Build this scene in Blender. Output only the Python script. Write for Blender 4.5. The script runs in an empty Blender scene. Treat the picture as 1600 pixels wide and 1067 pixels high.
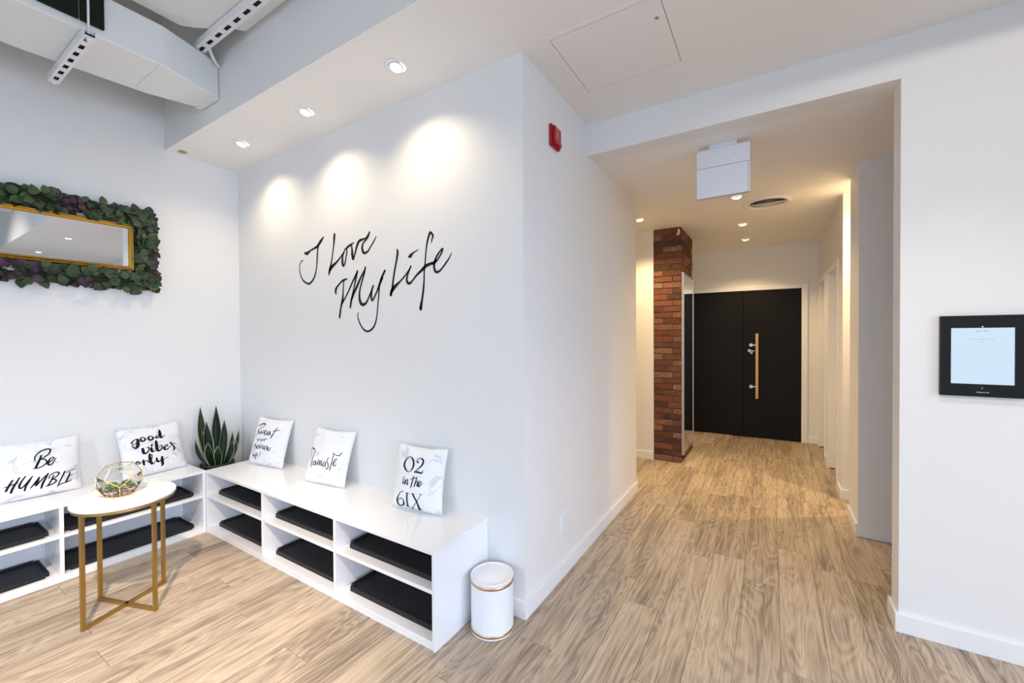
import bpy, bmesh, math, random
from mathutils import Vector, Matrix
R = random.Random(7)
C = bpy.context.scene.collection
SC = bpy.context.scene
PI = math.pi

# ---------------------------------------------------------------- camera
cam = bpy.data.cameras.new('camera'); cam.sensor_width = 36; cam.lens = 650.4708 / 1600 * 36
cam.clip_start = .05; cam.clip_end = 60
co = bpy.data.objects.new('camera', cam); C.objects.link(co); SC.camera = co
yaw, pitch, roll = 0.5576331, -0.0113769, -0.0053893
fw = Vector((-math.sin(yaw) * math.cos(pitch), math.cos(yaw) * math.cos(pitch), math.sin(pitch)))
rt = Vector((math.cos(yaw), math.sin(yaw), 0)); up = rt.cross(fw)
rt, up = rt * math.cos(roll) + up * math.sin(roll), up * math.cos(roll) - rt * math.sin(roll)
M3 = Matrix((rt, up, -fw)).transposed()
co.matrix_world = Matrix.Translation((3.96202, -1.83774, 1.45)) @ M3.to_4x4()

# ---------------------------------------------------------------- colour management, world, daylight
SC.view_settings.view_transform = 'Standard'
SC.view_settings.look = 'None'
SC.view_settings.gamma = 1
SC.view_settings.use_curve_mapping = False
SC.view_settings.exposure = 0.10
SC.cycles.use_denoising = True
SC.cycles.max_bounces = 10; SC.cycles.diffuse_bounces = 6
w = bpy.data.worlds.new('sky'); SC.world = w; w.use_nodes = True
w.node_tree.nodes['Background'].inputs[0].default_value = (.62, .78, 1, 1)
w.node_tree.nodes['Background'].inputs[1].default_value = .05

def area(name, loc, direction, sx, sy, power, col, spread=180):
    l = bpy.data.lights.new(name, 'AREA'); l.shape = 'RECTANGLE'; l.spread = math.radians(spread); l.size = sx; l.size_y = sy
    l.energy = power; l.color = col
    o = bpy.data.objects.new(name, l); C.objects.link(o); o.location = loc
    o.rotation_euler = Vector(direction).to_track_quat('-Z', 'Y').to_euler()
    return o
DAY = (.63, .80, 1.0)
area('window_daylight_front', (3.9, -5.93, 1.55), (0, 1, -.42), 5.8, 2.4, 71, DAY, 115)
area('window_daylight_side', (7.43, -2.6, 1.45), (-1, 0, -.42), 4.6, 2.2, 112, (.64, .77, 1.0), 115)

def spot(name, loc, target, power, col, size=80, blend=.6, rad=.012):
    l = bpy.data.lights.new(name, 'SPOT'); l.energy = power; l.color = col
    l.spot_size = math.radians(size); l.spot_blend = blend; l.shadow_soft_size = rad
    o = bpy.data.objects.new(name, l); C.objects.link(o); o.location = loc
    o.rotation_euler = (Vector(target) - Vector(loc)).to_track_quat('-Z', 'Y').to_euler()
    return o
WARM = (1.0, .81, .54); COR = (1.0, .70, .35); NEU = (1.0, .80, .61)

# ---------------------------------------------------------------- materials
def mat(name, col, rough=.5, metal=0, spec=.5, **k):
    m = bpy.data.materials.new(name); m.use_nodes = True
    b = m.node_tree.nodes['Principled BSDF']
    b.inputs['Base Color'].default_value = (*col, 1); b.inputs['Roughness'].default_value = rough
    b.inputs['Metallic'].default_value = metal; b.inputs['Specular IOR Level'].default_value = spec
    for kk, v in k.items(): b.inputs[kk.replace('_', ' ')].default_value = v
    return m
def N(m, t, **k):
    n = m.node_tree.nodes.new(t)
    for kk, v in k.items(): setattr(n, kk, v)
    return n
def L(m, a, b): m.node_tree.links.new(a, b)
def bsdf(m): return m.node_tree.nodes['Principled BSDF']
def ramp(m, stops):
    r = N(m, 'ShaderNodeValToRGB'); e = r.color_ramp.elements
    while len(e) < len(stops): e.new(.5)
    for q, (p, c) in zip(e, stops): q.position = p; q.color = (*c, 1)
    return r
def noise_bump(m, scale, strength, dist=.002, coord='Object'):
    tc = N(m, 'ShaderNodeTexCoord'); n = N(m, 'ShaderNodeTexNoise'); n.inputs['Scale'].default_value = scale
    n.inputs['Detail'].default_value = 4
    L(m, tc.outputs[coord], n.inputs['Vector']); b = N(m, 'ShaderNodeBump')
    b.inputs['Strength'].default_value = strength; b.inputs['Distance'].default_value = dist
    L(m, n.outputs['Fac'], b.inputs['Height']); L(m, b.outputs['Normal'], bsdf(m).inputs['Normal'])
    return n
paint = mat('white_wall_paint', (.82, .815, .81), .55, spec=.25); noise_bump(paint, 260, .05)
ceil_paint = mat('white_ceiling_paint', (.88, .865, .855), .8, spec=.2)
trim_m = mat('white_trim_gloss', (.86, .86, .87), .3)
laminate = mat('white_laminate', (.86, .86, .875), .16)
duct_m = mat('white_duct_paint', (.78, .80, .80), .45); noise_bump(duct_m, 9, .35, .02)
wrap_m = mat('white_duct_wrap', (.80, .80, .79), .7); noise_bump(wrap_m, 14, .6, .02)
strut_m = mat('strut_white', (.84, .85, .88), .4)
hole_m = mat('strut_hole_dark', (.03, .03, .035), .8)
green_dk = mat('dark_green_paint', (.008, .015, .007), .7, spec=.15)
black_txt = mat('black_lettering', (.008, .008, .01), .6, spec=.2)
ink = mat('black_ink', (.012, .013, .02), .8, spec=.1)
def brass(name, col, rough):
    m = mat(name, col, rough, 1); noise_bump(m, 90, .03); return m
gold_leg = brass('brushed_gold', (.50, .34, .12), .38)
gold_fr = brass('antique_gold', (.62, .36, .07), .32)
gold_wire = brass('gold_wire', (.85, .55, .20), .25)
rose = brass('rose_gold_band', (.72, .45, .26), .28)
mirror_m = mat('mirror_silver', (.9, .93, .95), .01, 1)
chrome = mat('brushed_steel', (.46, .45, .43), .35, 1)
door_blk = mat('black_door_paint', (.0045, .0035, .003), .5, spec=.2)
red_m = mat('red_plastic', (.42, .008, .012), .3)
white_pl = mat('white_plastic', (.84, .85, .86), .35)
sign_m = mat('white_enamel_metal', (.74, .77, .84), .22)
tab_blk = mat('black_enclosure', (.004, .004, .0045), .5, spec=.25)
dark_m = mat('painted_shade_dark', (.012, .012, .012), .9)  # near-black colour put where gaps and hollows would lie in shade
pot_m = mat('black_planter', (.015, .016, .02), .5)
soil_m = mat('potting_soil', (.03, .02, .012), .95)
tray_m = mat('charcoal_rubber', (.006, .007, .010), .5, spec=.4); noise_bump(tray_m, 320, .9, .003)
oakh = mat('light_oak', (.62, .42, .19), .5)
wbin = mat('white_powder_coat', (.86, .86, .89), .35)
brass_sp = mat('sprinkler_plate', (.35, .28, .16), .5)

def emis(name, col, strength):
    m = mat(name, (0, 0, 0), .5); b = bsdf(m)
    b.inputs['Emission Color'].default_value = (*col, 1); b.inputs['Emission Strength'].default_value = strength
    return m
lamp_w = emis('lamp_lens_white', (1, .95, .88), 14); lamp_c = emis('lamp_lens_warm', (1, .86, .62), 14)
screen_m = emis('screen_glow', (.60, .75, .90), .95)
led_m = emis('camera_led', (.9, .95, 1), 2)

# wood floor: grain along y, a different board cut for each plank
def wood(name, per_plank):
    m = mat(name, (.5, .4, .3), .42, spec=.35)
    g = N(m, 'ShaderNodeNewGeometry'); oi = N(m, 'ShaderNodeObjectInfo')
    cb = N(m, 'ShaderNodeCombineXYZ'); mu = N(m, 'ShaderNodeMath', operation='MULTIPLY'); mu.inputs[1].default_value = 37
    L(m, oi.outputs['Random'], mu.inputs[0]); L(m, mu.outputs[0], cb.inputs[0]); L(m, mu.outputs[0], cb.inputs[1]); L(m, mu.outputs[0], cb.inputs[2])
    ad = N(m, 'ShaderNodeVectorMath', operation='ADD'); L(m, g.outputs['Position'], ad.inputs[0])
    if per_plank: L(m, cb.outputs[0], ad.inputs[1])
    def mapped(s):
        mp = N(m, 'ShaderNodeMapping'); mp.inputs['Scale'].default_value = s; L(m, ad.outputs[0], mp.inputs[0]); return mp.outputs[0]
    # broad streaks
    n1 = N(m, 'ShaderNodeTexNoise'); n1.inputs['Scale'].default_value = 1; n1.inputs['Detail'].default_value = 8; n1.inputs['Roughness'].default_value = .72; n1.inputs['Distortion'].default_value = .25
    L(m, mapped((42, 1.5, 1)), n1.inputs['Vector'])
    # fine fibre
    n2 = N(m, 'ShaderNodeTexNoise'); n2.inputs['Scale'].default_value = 1; n2.inputs['Detail'].default_value = 3
    L(m, mapped((260, 7, 1)), n2.inputs['Vector'])
    # cathedral contours: iso-lines of a stretched noise
    n3 = N(m, 'ShaderNodeTexNoise'); n3.inputs['Scale'].default_value = 1; n3.inputs['Detail'].default_value = 2.2; n3.inputs['Distortion'].default_value = .5
    L(m, mapped((6.5, 1.0, 1)), n3.inputs['Vector'])
    k = N(m, 'ShaderNodeMath', operation='MULTIPLY'); k.inputs[1].default_value = 110; L(m, n3.outputs['Fac'], k.inputs[0])
    sn = N(m, 'ShaderNodeMath', operation='SINE'); L(m, k.outputs[0], sn.inputs[0])
    # grey-brown patches
    n4 = N(m, 'ShaderNodeTexNoise'); n4.inputs['Scale'].default_value = 1; n4.inputs['Detail'].default_value = 2
    L(m, mapped((6, .9, 1)), n4.inputs['Vector'])
    def lin(pairs, c0):
        acc = None
        for src, f in pairs:
            q = N(m, 'ShaderNodeMath', operation='MULTIPLY_ADD'); q.inputs[1].default_value = f; L(m, src, q.inputs[0])
            if acc is None: q.inputs[2].default_value = c0
            else: L(m, acc, q.inputs[2])
            acc = q.outputs[0]
        return acc
    v = lin([(n1.outputs['Fac'], 1.0), (n2.outputs['Fac'], .50), (sn.outputs[0], .075), (n4.outputs['Fac'], .55)] + ([(oi.outputs['Random'], .10)] if per_plank else []), -.58)
    r = ramp(m, [(.10, (.13, .100, .082)), (.32, (.28, .220, .170)), (.50, (.44, .355, .268)), (.70, (.58, .475, .36)), (.95, (.70, .60, .48))])
    L(m, v, r.inputs[0]); L(m, r.outputs[0], bsdf(m).inputs['Base Color'])
    bp = N(m, 'ShaderNodeBump'); bp.inputs['Strength'].default_value = .25; bp.inputs['Distance'].default_value = .001
    L(m, v, bp.inputs['Height']); L(m, bp.outputs[0], bsdf(m).inputs['Normal'])
    rr = N(m, 'ShaderNodeMath', operation='MULTIPLY_ADD'); rr.inputs[1].default_value = -.15; rr.inputs[2].default_value = .52
    L(m, n1.outputs['Fac'], rr.inputs[0]); L(m, rr.outputs[0], bsdf(m).inputs['Roughness'])
    return m
plank_m = wood('oak_vinyl_plank', True); sub_m = wood('oak_vinyl_field', False)

def brick_mat():
    m = mat('old_red_brick', (.3, .1, .05), .9, spec=.15)
    oi = N(m, 'ShaderNodeObjectInfo'); tc = N(m, 'ShaderNodeNewGeometry'); n = N(m, 'ShaderNodeTexNoise'); n.inputs['Scale'].default_value = 45; n.inputs['Detail'].default_value = 5
    L(m, tc.outputs['Position'], n.inputs['Vector'])
    q = N(m, 'ShaderNodeMath', operation='MULTIPLY_ADD'); q.inputs[1].default_value = .62; L(m, n.outputs['Fac'], q.inputs[0])
    q2 = N(m, 'ShaderNodeMath', operation='MULTIPLY_ADD'); q2.inputs[1].default_value = .60; q2.inputs[2].default_value = -.08; L(m, oi.outputs['Random'], q2.inputs[0]); L(m, q2.outputs[0], q.inputs[2])
    r = ramp(m, [(.12, (.045, .036, .030)), (.28, (.095, .050, .036)), (.5, (.165, .066, .042)), (.72, (.22, .095, .060)), (.95, (.27, .20, .15))])
    L(m, q.outputs[0], r.inputs[0]); L(m, r.outputs[0], bsdf(m).inputs['Base Color'])
    b = N(m, 'ShaderNodeBump'); b.inputs['Distance'].default_value = .006; b.inputs['Strength'].default_value = .8; L(m, n.outputs['Fac'], b.inputs['Height']); L(m, b.outputs[0], bsdf(m).inputs['Normal'])
    return m
brick_m = brick_mat()
mortar = mat('grey_brown_mortar', (.13, .095, .07), .95); noise_bump(mortar, 60, .8, .004)

def marble(name, base, vein, scale, amt, rough):
    m = mat(name, base, rough); tc = N(m, 'ShaderNodeTexCoord')
    n = N(m, 'ShaderNodeTexNoise'); n.inputs['Scale'].default_value = scale; n.inputs['Detail'].default_value = 6; n.inputs['Distortion'].default_value = 1.3
    oi = N(m, 'ShaderNodeObjectInfo'); ad = N(m, 'ShaderNodeVectorMath', operation='ADD')
    mu = N(m, 'ShaderNodeMath', operation='MULTIPLY'); mu.inputs[1].default_value = 20; L(m, oi.outputs['Random'], mu.inputs[0])
    L(m, tc.outputs['Object'], ad.inputs[0]); L(m, mu.outputs[0], ad.inputs[1]); L(m, ad.outputs[0], n.inputs['Vector'])
    s = N(m, 'ShaderNodeMath', operation='SUBTRACT'); s.inputs[1].default_value = .5; L(m, n.outputs['Fac'], s.inputs[0])
    a = N(m, 'ShaderNodeMath', operation='ABSOLUTE'); L(m, s.outputs[0], a.inputs[0])
    n2 = N(m, 'ShaderNodeTexNoise'); n2.inputs['Scale'].default_value = scale * 1.6; L(m, ad.outputs[0], n2.inputs['Vector'])
    q = N(m, 'ShaderNodeMath', operation='MULTIPLY_ADD'); q.inputs[1].default_value = .16; L(m, n2.outputs['Fac'], q.inputs[0]); 
    sub = N(m, 'ShaderNodeMath', operation='SUBTRACT'); sub.inputs[1].default_value = .075; L(m, a.outputs[0], sub.inputs[0]); L(m, sub.outputs[0], q.inputs[2])
    r = ramp(m, [(0.0, vein), (amt, base)]); L(m, q.outputs[0], r.inputs[0]); L(m, r.outputs[0], bsdf(m).inputs['Base Color'])
    return m
cushion_m = marble('marble_print_cotton', (.86, .855, .865), (.66, .66, .69), 5.5, .018, .85)
top_m = marble('white_marble_top', (.88, .86, .85), (.76, .73, .72), 3, .05, .22)

def leafmat(name, c1, c2, rough=.5, sc=60):
    m = mat(name, c1, rough); tc = N(m, 'ShaderNodeTexCoord'); n = N(m, 'ShaderNodeTexNoise'); n.inputs['Scale'].default_value = sc
    L(m, tc.outputs['Object'], n.inputs['Vector']); oi = N(m, 'ShaderNodeObjectInfo')
    q = N(m, 'ShaderNodeMath', operation='MULTIPLY_ADD'); q.inputs[1].default_value = .5; L(m, n.outputs['Fac'], q.inputs[0])
    q2 = N(m, 'ShaderNodeMath', operation='MULTIPLY_ADD'); q2.inputs[1].default_value = .7; q2.inputs[2].default_value = -.1; L(m, oi.outputs['Random'], q2.inputs[0]); L(m, q2.outputs[0], q.inputs[2])
    r = ramp(m, [(.1, c1), (.95, c2)]); L(m, q.outputs[0], r.inputs[0]); L(m, r.outputs[0], bsdf(m).inputs['Base Color'])
    return m
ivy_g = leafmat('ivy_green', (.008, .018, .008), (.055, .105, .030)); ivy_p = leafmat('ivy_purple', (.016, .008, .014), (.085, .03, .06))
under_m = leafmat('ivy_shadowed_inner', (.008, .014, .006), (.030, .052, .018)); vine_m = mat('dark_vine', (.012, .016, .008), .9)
snake_g = leafmat('snake_leaf_green', (.004, .018, .006), (.025, .07, .022), .4, 30); snake_w = mat('snake_leaf_edge', (.62, .66, .50), .5)
succ_m = leafmat('succulent_green', (.05, .12, .05), (.22, .32, .13), .5, 40)
grav_m = mat('terrarium_gravel', (.2, .14, .1), .9)
def gravel():
    m = grav_m; tc = N(m, 'ShaderNodeTexCoord'); v = N(m, 'ShaderNodeTexVoronoi'); v.inputs['Scale'].default_value = 70
    L(m, tc.outputs['Object'], v.inputs['Vector']); r = ramp(m, [(0, (.17, .12, .08)), (.4, (.36, .27, .19)), (.8, (.55, .46, .37)), (1, (.7, .65, .58))])
    L(m, v.outputs['Color'], r.inputs[0]); L(m, r.outputs[0], bsdf(m).inputs['Base Color'])
gravel()
def glassmat():
    m = bpy.data.materials.new('clear_glass'); m.use_nodes = True; nt = m.node_tree; nt.nodes.clear()
    o = N(m, 'ShaderNodeOutputMaterial'); t = N(m, 'ShaderNodeBsdfTransparent'); g = N(m, 'ShaderNodeBsdfGlossy'); g.inputs['Roughness'].default_value = .03
    t.inputs[0].default_value = (.97, .985, .98, 1)
    f = N(m, 'ShaderNodeFresnel'); f.inputs[0].default_value = 1.2; x = N(m, 'ShaderNodeMixShader')
    L(m, f.outputs[0], x.inputs[0]); L(m, t.outputs[0], x.inputs[1]); L(m, g.outputs[0], x.inputs[2]); L(m, x.outputs[0], o.inputs[0])
    return m
glass_m = glassmat()

# ---------------------------------------------------------------- helpers
def link(name, me, m, parent=None, smooth=False):
    if m is not None and not me.materials:
        for q in (m if isinstance(m, (list, tuple)) else [m]): me.materials.append(q)
    if smooth:
        for f in me.polygons: f.use_smooth = True
    o = bpy.data.objects.new(name, me); C.objects.link(o)
    if parent: o.parent = parent
    return o
def obj(name, bm, m, parent=None, smooth=False):
    me = bpy.data.meshes.new(name); bmesh.ops.recalc_face_normals(bm, faces=bm.faces[:]); bm.to_mesh(me); bm.free()
    return link(name, me, m, parent, smooth)
def box(bm, x0, x1, y0, y1, z0, z1, bev=0, mi=0, mtx=None):
    v = [bm.verts.new((x, y, z)) for x in (x0, x1) for y in (y0, y1) for z in (z0, z1)]
    if mtx is not None:
        for q in v: q.co = mtx @ q.co
    fs = [bm.faces.new([v[i] for i in f]) for f in ((0, 1, 3, 2), (4, 6, 7, 5), (0, 4, 5, 1), (2, 3, 7, 6), (0, 2, 6, 4), (1, 5, 7, 3))]
    for f in fs: f.material_index = mi
    if bev:
        es = list({e for f in fs for e in f.edges})
        bmesh.ops.bevel(bm, geom=es, offset=bev, segments=2, affect='EDGES', profile=.6)
    return fs
def B(*a, **k):
    bm = bmesh.new(); box(bm, *a, **k); return bm
def lathe(bm, prof, cx=0, cy=0, seg=48, mtx=None, mi=0, cap0=False, cap1=False):
    rings = []
    for r, z in prof:
        ring = []
        for i in range(seg):
            a = 2 * PI * i / seg; p = Vector((r * math.cos(a), r * math.sin(a), z))
            if mtx is not None: p = mtx @ p
            ring.append(bm.verts.new((p.x + cx, p.y + cy, p.z)))
        rings.append(ring)
    for a, b in zip(rings, rings[1:]):
        for i in range(seg):
            j = (i + 1) % seg; f = bm.faces.new((a[i], a[j], b[j], b[i])); f.material_index = mi
    if cap0: bm.faces.new(rings[0]).material_index = mi
    if cap1: bm.faces.new(rings[-1]).material_index = mi
def tube(bm, pts, r, seg=8, caps=True):
    pts = [Vector(p) for p in pts]; rings = []; n = None
    for i, p in enumerate(pts):
        t = (pts[min(i + 1, len(pts) - 1)] - pts[max(i - 1, 0)]).normalized()
        if n is None: n = t.orthogonal().normalized()
        n = (n - t * n.dot(t)).normalized(); b = t.cross(n); rr = r[i] if isinstance(r, list) else r
        rings.append([bm.verts.new(p + (n * math.cos(2 * PI * k / seg) + b * math.sin(2 * PI * k / seg)) * rr) for k in range(seg)])
    for a, b in zip(rings, rings[1:]):
        for i in range(seg): bm.faces.new((a[i], a[(i + 1) % seg], b[(i + 1) % seg], b[i]))
    if caps: bm.faces.new(rings[0]); bm.faces.new(rings[-1])
def tag(o, label, cat=None, group=None, kind=None):
    if label: o['label'] = label
    if cat: o['category'] = cat
    if group: o['group'] = group
    if kind: o['kind'] = kind
    return o
def empty(name, loc, label, cat, rz=0, group=None):
    o = bpy.data.objects.new(name, None); C.objects.link(o); o.location = loc; o.rotation_euler = (0, 0, rz); o.empty_display_size = .05
    return tag(o, label, cat, group)
def struct(name, bm, m, label=None, cat=None):
    o = obj(name, bm, m); o['kind'] = 'structure'
    if label: o['label'] = label
    o['category'] = cat or name.split('_')[0]
    return o

# ---------------------------------------------------------------- dimensions found from the photograph
W, H, Y1, HB, XR, YE = 2.887, 2.895, .877, 2.687, 4.491, 2.080
ST = .518; HI = 4.1; BH = .091; X9 = 7.5; Y9 = -6.0
YC, YD = 3.185, 4.989

# ---------------------------------------------------------------- floor with planks
fl = struct('floor', B(-.2, X9 + .1, Y9 - .1, 5.2, -.12, -.004), sub_m, 'light oak wood-look plank floor', 'floor')
PW, PL = .18, 1.22
pm = bpy.data.meshes.new('plank'); b = B(-PW / 2 + .0006, PW / 2 - .0006, -PL / 2 + .0006, PL / 2 - .0006, -.004, 0)
es = [e for e in b.edges if all(v.co.z > -.001 for v in e.verts)]
bmesh.ops.bevel(b, geom=es, offset=.0011, segments=1, affect='EDGES'); b.to_mesh(pm); b.free(); pm.materials.append(plank_m)
cnt = 0
for i in range(-1, 35):
    x = .13 + i * PW; off = R.random() * PL; y = -2.5 + off - PL
    while y < 5.0:
        cy = y + PL / 2
        # only where the photograph shows floor
        vis = cy > -2.2 and cy < 5.0 + PL * .3 and x < 6.2
        if x < W - .1 and cy > .45 and cy < YE - .55: vis = False
        if x < W - .1 and cy > YC + .55: vis = False
        if x < 1.8 and cy > .4: vis = False
        if x > XR + 1.1 and cy > 1.0: vis = False
        if x > XR + .4 and cy > 3.4: vis = False
        if x > 5.3 and cy < -1.2: vis = False
        if vis and cnt < 300:
            o = bpy.data.objects.new('plank', pm); C.objects.link(o); o.location = (x, cy, 0); o.parent = fl; cnt += 1
        y += PL
print('planks', cnt)

# ---------------------------------------------------------------- walls
def wall(name, label, *boxes, m=paint):
    bm = bmesh.new()
    for bx in boxes: box(bm, *bx)
    return struct(name, bm, m, label, 'wall')
wall('wall_left', 'white wall behind the framed mirror', (-.12, 0, Y9, 3.29, 0, HI))
wall('wall_center', 'white wall carrying the black script lettering, with its corridor side', (0, W, 0, .12, 0, H), (W - .12, W, .12, YE, 0, H), (0, W - .12, YE - .12, YE, 0, HB))
wall('wall_right', 'white wall with the tablet, right of the corridor opening', (XR, X9, Y1, 1.014, 0, HB), (W, X9, Y1, 1.014, HB, H))
wall('wall_side_room', 'grey-shaded wall end seen past the opening, right of corridor', (XR, 7.0, 2.0126, 2.40, 0, HB), (7.0, 7.1, 1.014, 2.0126, 0, HB))
wall('wall_corridor_right', 'warmly lit corridor wall with the two side doorways',
     (XR, XR + .16, 2.80, 3.10, 0, HB), (XR, XR + .16, 3.82, 4.146, 0, HB), (XR, XR + .16, 4.84, YD, 0, HB),
     (XR, XR + .16, 3.10, 3.82, 2.107, HB), (XR, XR + .16, 4.146, 4.84, 2.107, HB), (XR + .16, 5.7, 2.80, 2.92, 0, HB), (5.6, 5.7, 2.40, 2.80, 0, HB))
wall('wall_back', 'corridor end wall around the black double doors', (2.789, 2.94, YD, 5.1, 0, HB), (4.304, XR + .16, YD, 5.1, 0, HB), (2.94, 4.304, YD, 5.1, 2.085, HB))
wall('wall_corridor_left', 'warm white wall left of the brick column', (0, 2.789, 3.17, 3.29, 0, HB), (2.67, 2.789, 3.29, 5.1, 0, HB))
wall('wall_front', 'white wall with shop windows behind the viewer',
     (0, X9, Y9 - .12, Y9, 0, .3), (0, X9, Y9 - .12, Y9, 3.2, HI), (0, .9, Y9 - .12, Y9, .3, 3.2), (2.7, 2.9, Y9 - .12, Y9, .3, 3.2), (4.8, 5.0, Y9 - .12, Y9, .3, 3.2), (6.9, X9, Y9 - .12, Y9, .3, 3.2))
wall('wall_far_right', 'white wall with a window at the far right of the room', (X9, X9 + .12, Y9, -4.9, 0, HI), (X9, X9 + .12, -.3, 1.014, 0, HI), (X9, X9 + .12, -4.9, -.3, 0, .3), (X9, X9 + .12, -4.9, -.3, 2.9, HI))
wall('wall_soffit', 'blue-grey vertical face of the dropped ceiling below the ducts', (0, X9, -ST, -ST + .1, H + .002, HI))
wall('ceiling', 'white dropped ceiling and the open upper ceiling', (0, X9, -ST + .1, Y1, H, H + .02), (0, X9, -ST, -ST + .1, H, H + .002), (0, X9, 1.014, 5.1, HB, HB + .1), (-.12, X9 + .12, Y9 - .12, -ST + .1, HI, HI + .1), m=ceil_paint)
bpy.data.objects['ceiling']['category'] = 'ceiling'

# ---------------------------------------------------------------- baseboards
T = .015
def base(name, label, *segs):
    bm = bmesh.new()
    for s in segs: box(bm, *s, 0, BH, bev=.003)
    return struct(name, bm, trim_m, label, 'baseboard')
base('baseboard_center', 'white baseboard around the corner beside the bin', (2.66, W + T, -T, 0), (W, W + T, 0, YE))
base('baseboard_right', 'white baseboard under the tablet wall', (XR - T, 7.4, Y1 - T, Y1), (XR - T, XR, Y1, 1.014 + T), (XR, 7.0, 1.014, 1.014 + T))
base('baseboard_side_room', 'white baseboard around the grey wall end', (XR - T, 7.0, 2.0126 - T, 2.0126), (XR - T, XR, 2.0126, 2.40))
base('baseboard_corridor_right', 'white baseboard at the warm lit corner right of corridor', (XR - T, 5.6, 2.80 - T, 2.80), (XR - T, XR, 2.80, 3.04), (XR - T, XR, 3.88, 4.09))
base('baseboard_back', 'short white baseboard right of the black doors', (4.374, XR, YD - T, YD), (XR - T, XR, 4.90, YD - T))
base('baseboard_corridor_left', 'white baseboard left of the brick column', (0, 2.787, 3.17 - T, 3.17))

# ---------------------------------------------------------------- black double doors
struct('trim_4', B(2.93, 4.31, YD + .046, YD + .1, 0, 2.09), dark_m, 'added dark backing against light leaks behind the black double doors', 'trim')  # added sheet that stops light leaking through the gaps around the leaves
bm = bmesh.new()
for a in ((4.304, 4.372, YD - .018, YD, 0, 2.15), (2.94, 4.304, YD - .018, YD, 2.0885, 2.15), (2.872, 2.94, YD - .018, YD, 0, 2.15)): box(bm, *a, bev=.004)
struct('trim_1', bm, trim_m, 'white casing around the black double doors', 'trim')
dl = struct('door_1', B(2.943, 3.6165, YD - .004, YD + .045, .008, 2.088, bev=.002), door_blk, 'left leaf of the black double doors', 'door')
dr = struct('door_2', B(3.6195, 4.301, YD, YD + .045, .008, 2.078, bev=.002), door_blk, 'right leaf of the black double doors with the long wooden handle', 'door')
hb = B(3.771, 3.805, YD - .075, YD - .045, .562, 1.477, bev=.004)
h = obj('pull_bar', hb, oakh, dr); h['label'] = 'long vertical light oak pull bar'
for z in (1.315, .728):
    bm = bmesh.new(); tube(bm, [(3.788, YD, z), (3.788, YD - .05, z)], .011, 16); obj('handle_post', bm, chrome, dr)
    bm = bmesh.new(); box(bm, 3.715, 3.775, YD - .055, YD - .045, z - .008, z + .008); 
    tube(bm, [(3.716, YD, z), (3.716, YD - .045, z)], .021, 20); tube(bm, [(3.716, YD - .045, z), (3.716, YD - .052, z)], .024, 20)
    obj('standoff', bm, chrome, dr)
bm = bmesh.new(); tube(bm, [(3.695, YD, 1.234), (3.695, YD - .012, 1.234)], .022, 20); tube(bm, [(3.695, YD - .01, 1.234), (3.695, YD - .045, 1.234)], .009, 12)
box(bm, 3.69, 3.757, YD - .052, YD - .04, 1.222, 1.238, bev=.003); lv = obj('lever', bm, chrome, dr)
bm = bmesh.new(); tube(bm, [(3.72, YD, 1.20), (3.72, YD - .01, 1.20)], .014, 16); obj('lock_cylinder', bm, chrome, dr)

# ---------------------------------------------------------------- two side doorways
for n, (a, c) in enumerate(((3.10, 3.82), (4.146, 4.84))):
    bm = bmesh.new(); cw = .056
    box(bm, XR - .014, XR, a - cw, a, 0, 2.16, bev=.003); box(bm, XR - .014, XR, c, c + cw, 0, 2.16, bev=.003); box(bm, XR - .014, XR, a, c, 2.107, 2.16, bev=.003)
    # jamb liners and stops
    box(bm, XR, XR + .15, c - .012, c, 0, 2.107); box(bm, XR, XR + .15, a, a + .012, 0, 2.107); box(bm, XR, XR + .15, a + .012, c - .012, 2.095, 2.107)
    box(bm, XR + .055, XR + .085, c - .024, c - .012, 0, 2.095); box(bm, XR + .055, XR + .085, a + .012, a + .024, 0, 2.095)
    box(bm, XR + .055, XR + .085, a + .024, c - .024, 2.083, 2.095)
    struct('trim_%d' % (n + 2), bm, trim_m, ('white casing of the nearer side doorway' if n == 0 else 'white casing of the farther side doorway'), 'trim')
    d = struct('door_%d' % (n + 3), B(XR + .086, XR + .124, a + .015, c - .015, .012, 2.09, bev=.002), mat('door_paint_grey_%d' % n, (.62, .62, .58), .5),
               'pale closed door recessed in the %s side doorway' % ('nearer' if n == 0 else 'farther'), 'door')
    bm = bmesh.new(); tube(bm, [(XR + .086, a + .08, 1.0), (XR + .05, a + .08, 1.0)], .01, 12); tube(bm, [(XR + .05, a + .07, 1.0), (XR + .05, a + .18, 1.0)], .008, 12); obj('handle', bm, chrome, d)
    obj('jamb_shade_strip', B(XR + .003, XR + .15, c - .016, c - .0121, 0, .010), dark_m, d)  # dark strip painted in for the shadow gap at the jamb foot

# ---------------------------------------------------------------- brick column
colr = empty('brick_column', (2.941, 3.569, 0), 'weathered red brick column between corridor wall and black doors', 'column')
CX0, CX1, CY0, CY1 = 2.789, 3.093, YC, 3.953
def local(o, root): o.matrix_parent_inverse = Matrix.Translation(-root.location)
o = obj('mortar_core', B(CX0 + .006, CX1 - .010, CY0 + .008, CY1 - .006, 0, HB - .001), mortar, colr); local(o, colr)
meshes = {}
def brickmesh(lx, ly, lz, key):
    if key in meshes: return meshes[key]
    bm = B(-lx / 2, lx / 2, -ly / 2, ly / 2, -lz / 2, lz / 2)
    bmesh.ops.bevel(bm, geom=bm.edges[:], offset=.003, segments=1, affect='EDGES')
    rr = random.Random(hash(key) % 999)
    for v in bm.verts: v.co += Vector((rr.uniform(-1, 1), rr.uniform(-1, 1), rr.uniform(-1, 1))) * .0016
    me = bpy.data.meshes.new('brick'); bm.to_mesh(me); bm.free(); me.materials.append(brick_m); meshes[key] = me; return me
nc = 39; ch = HB / nc; nb = 0
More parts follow.
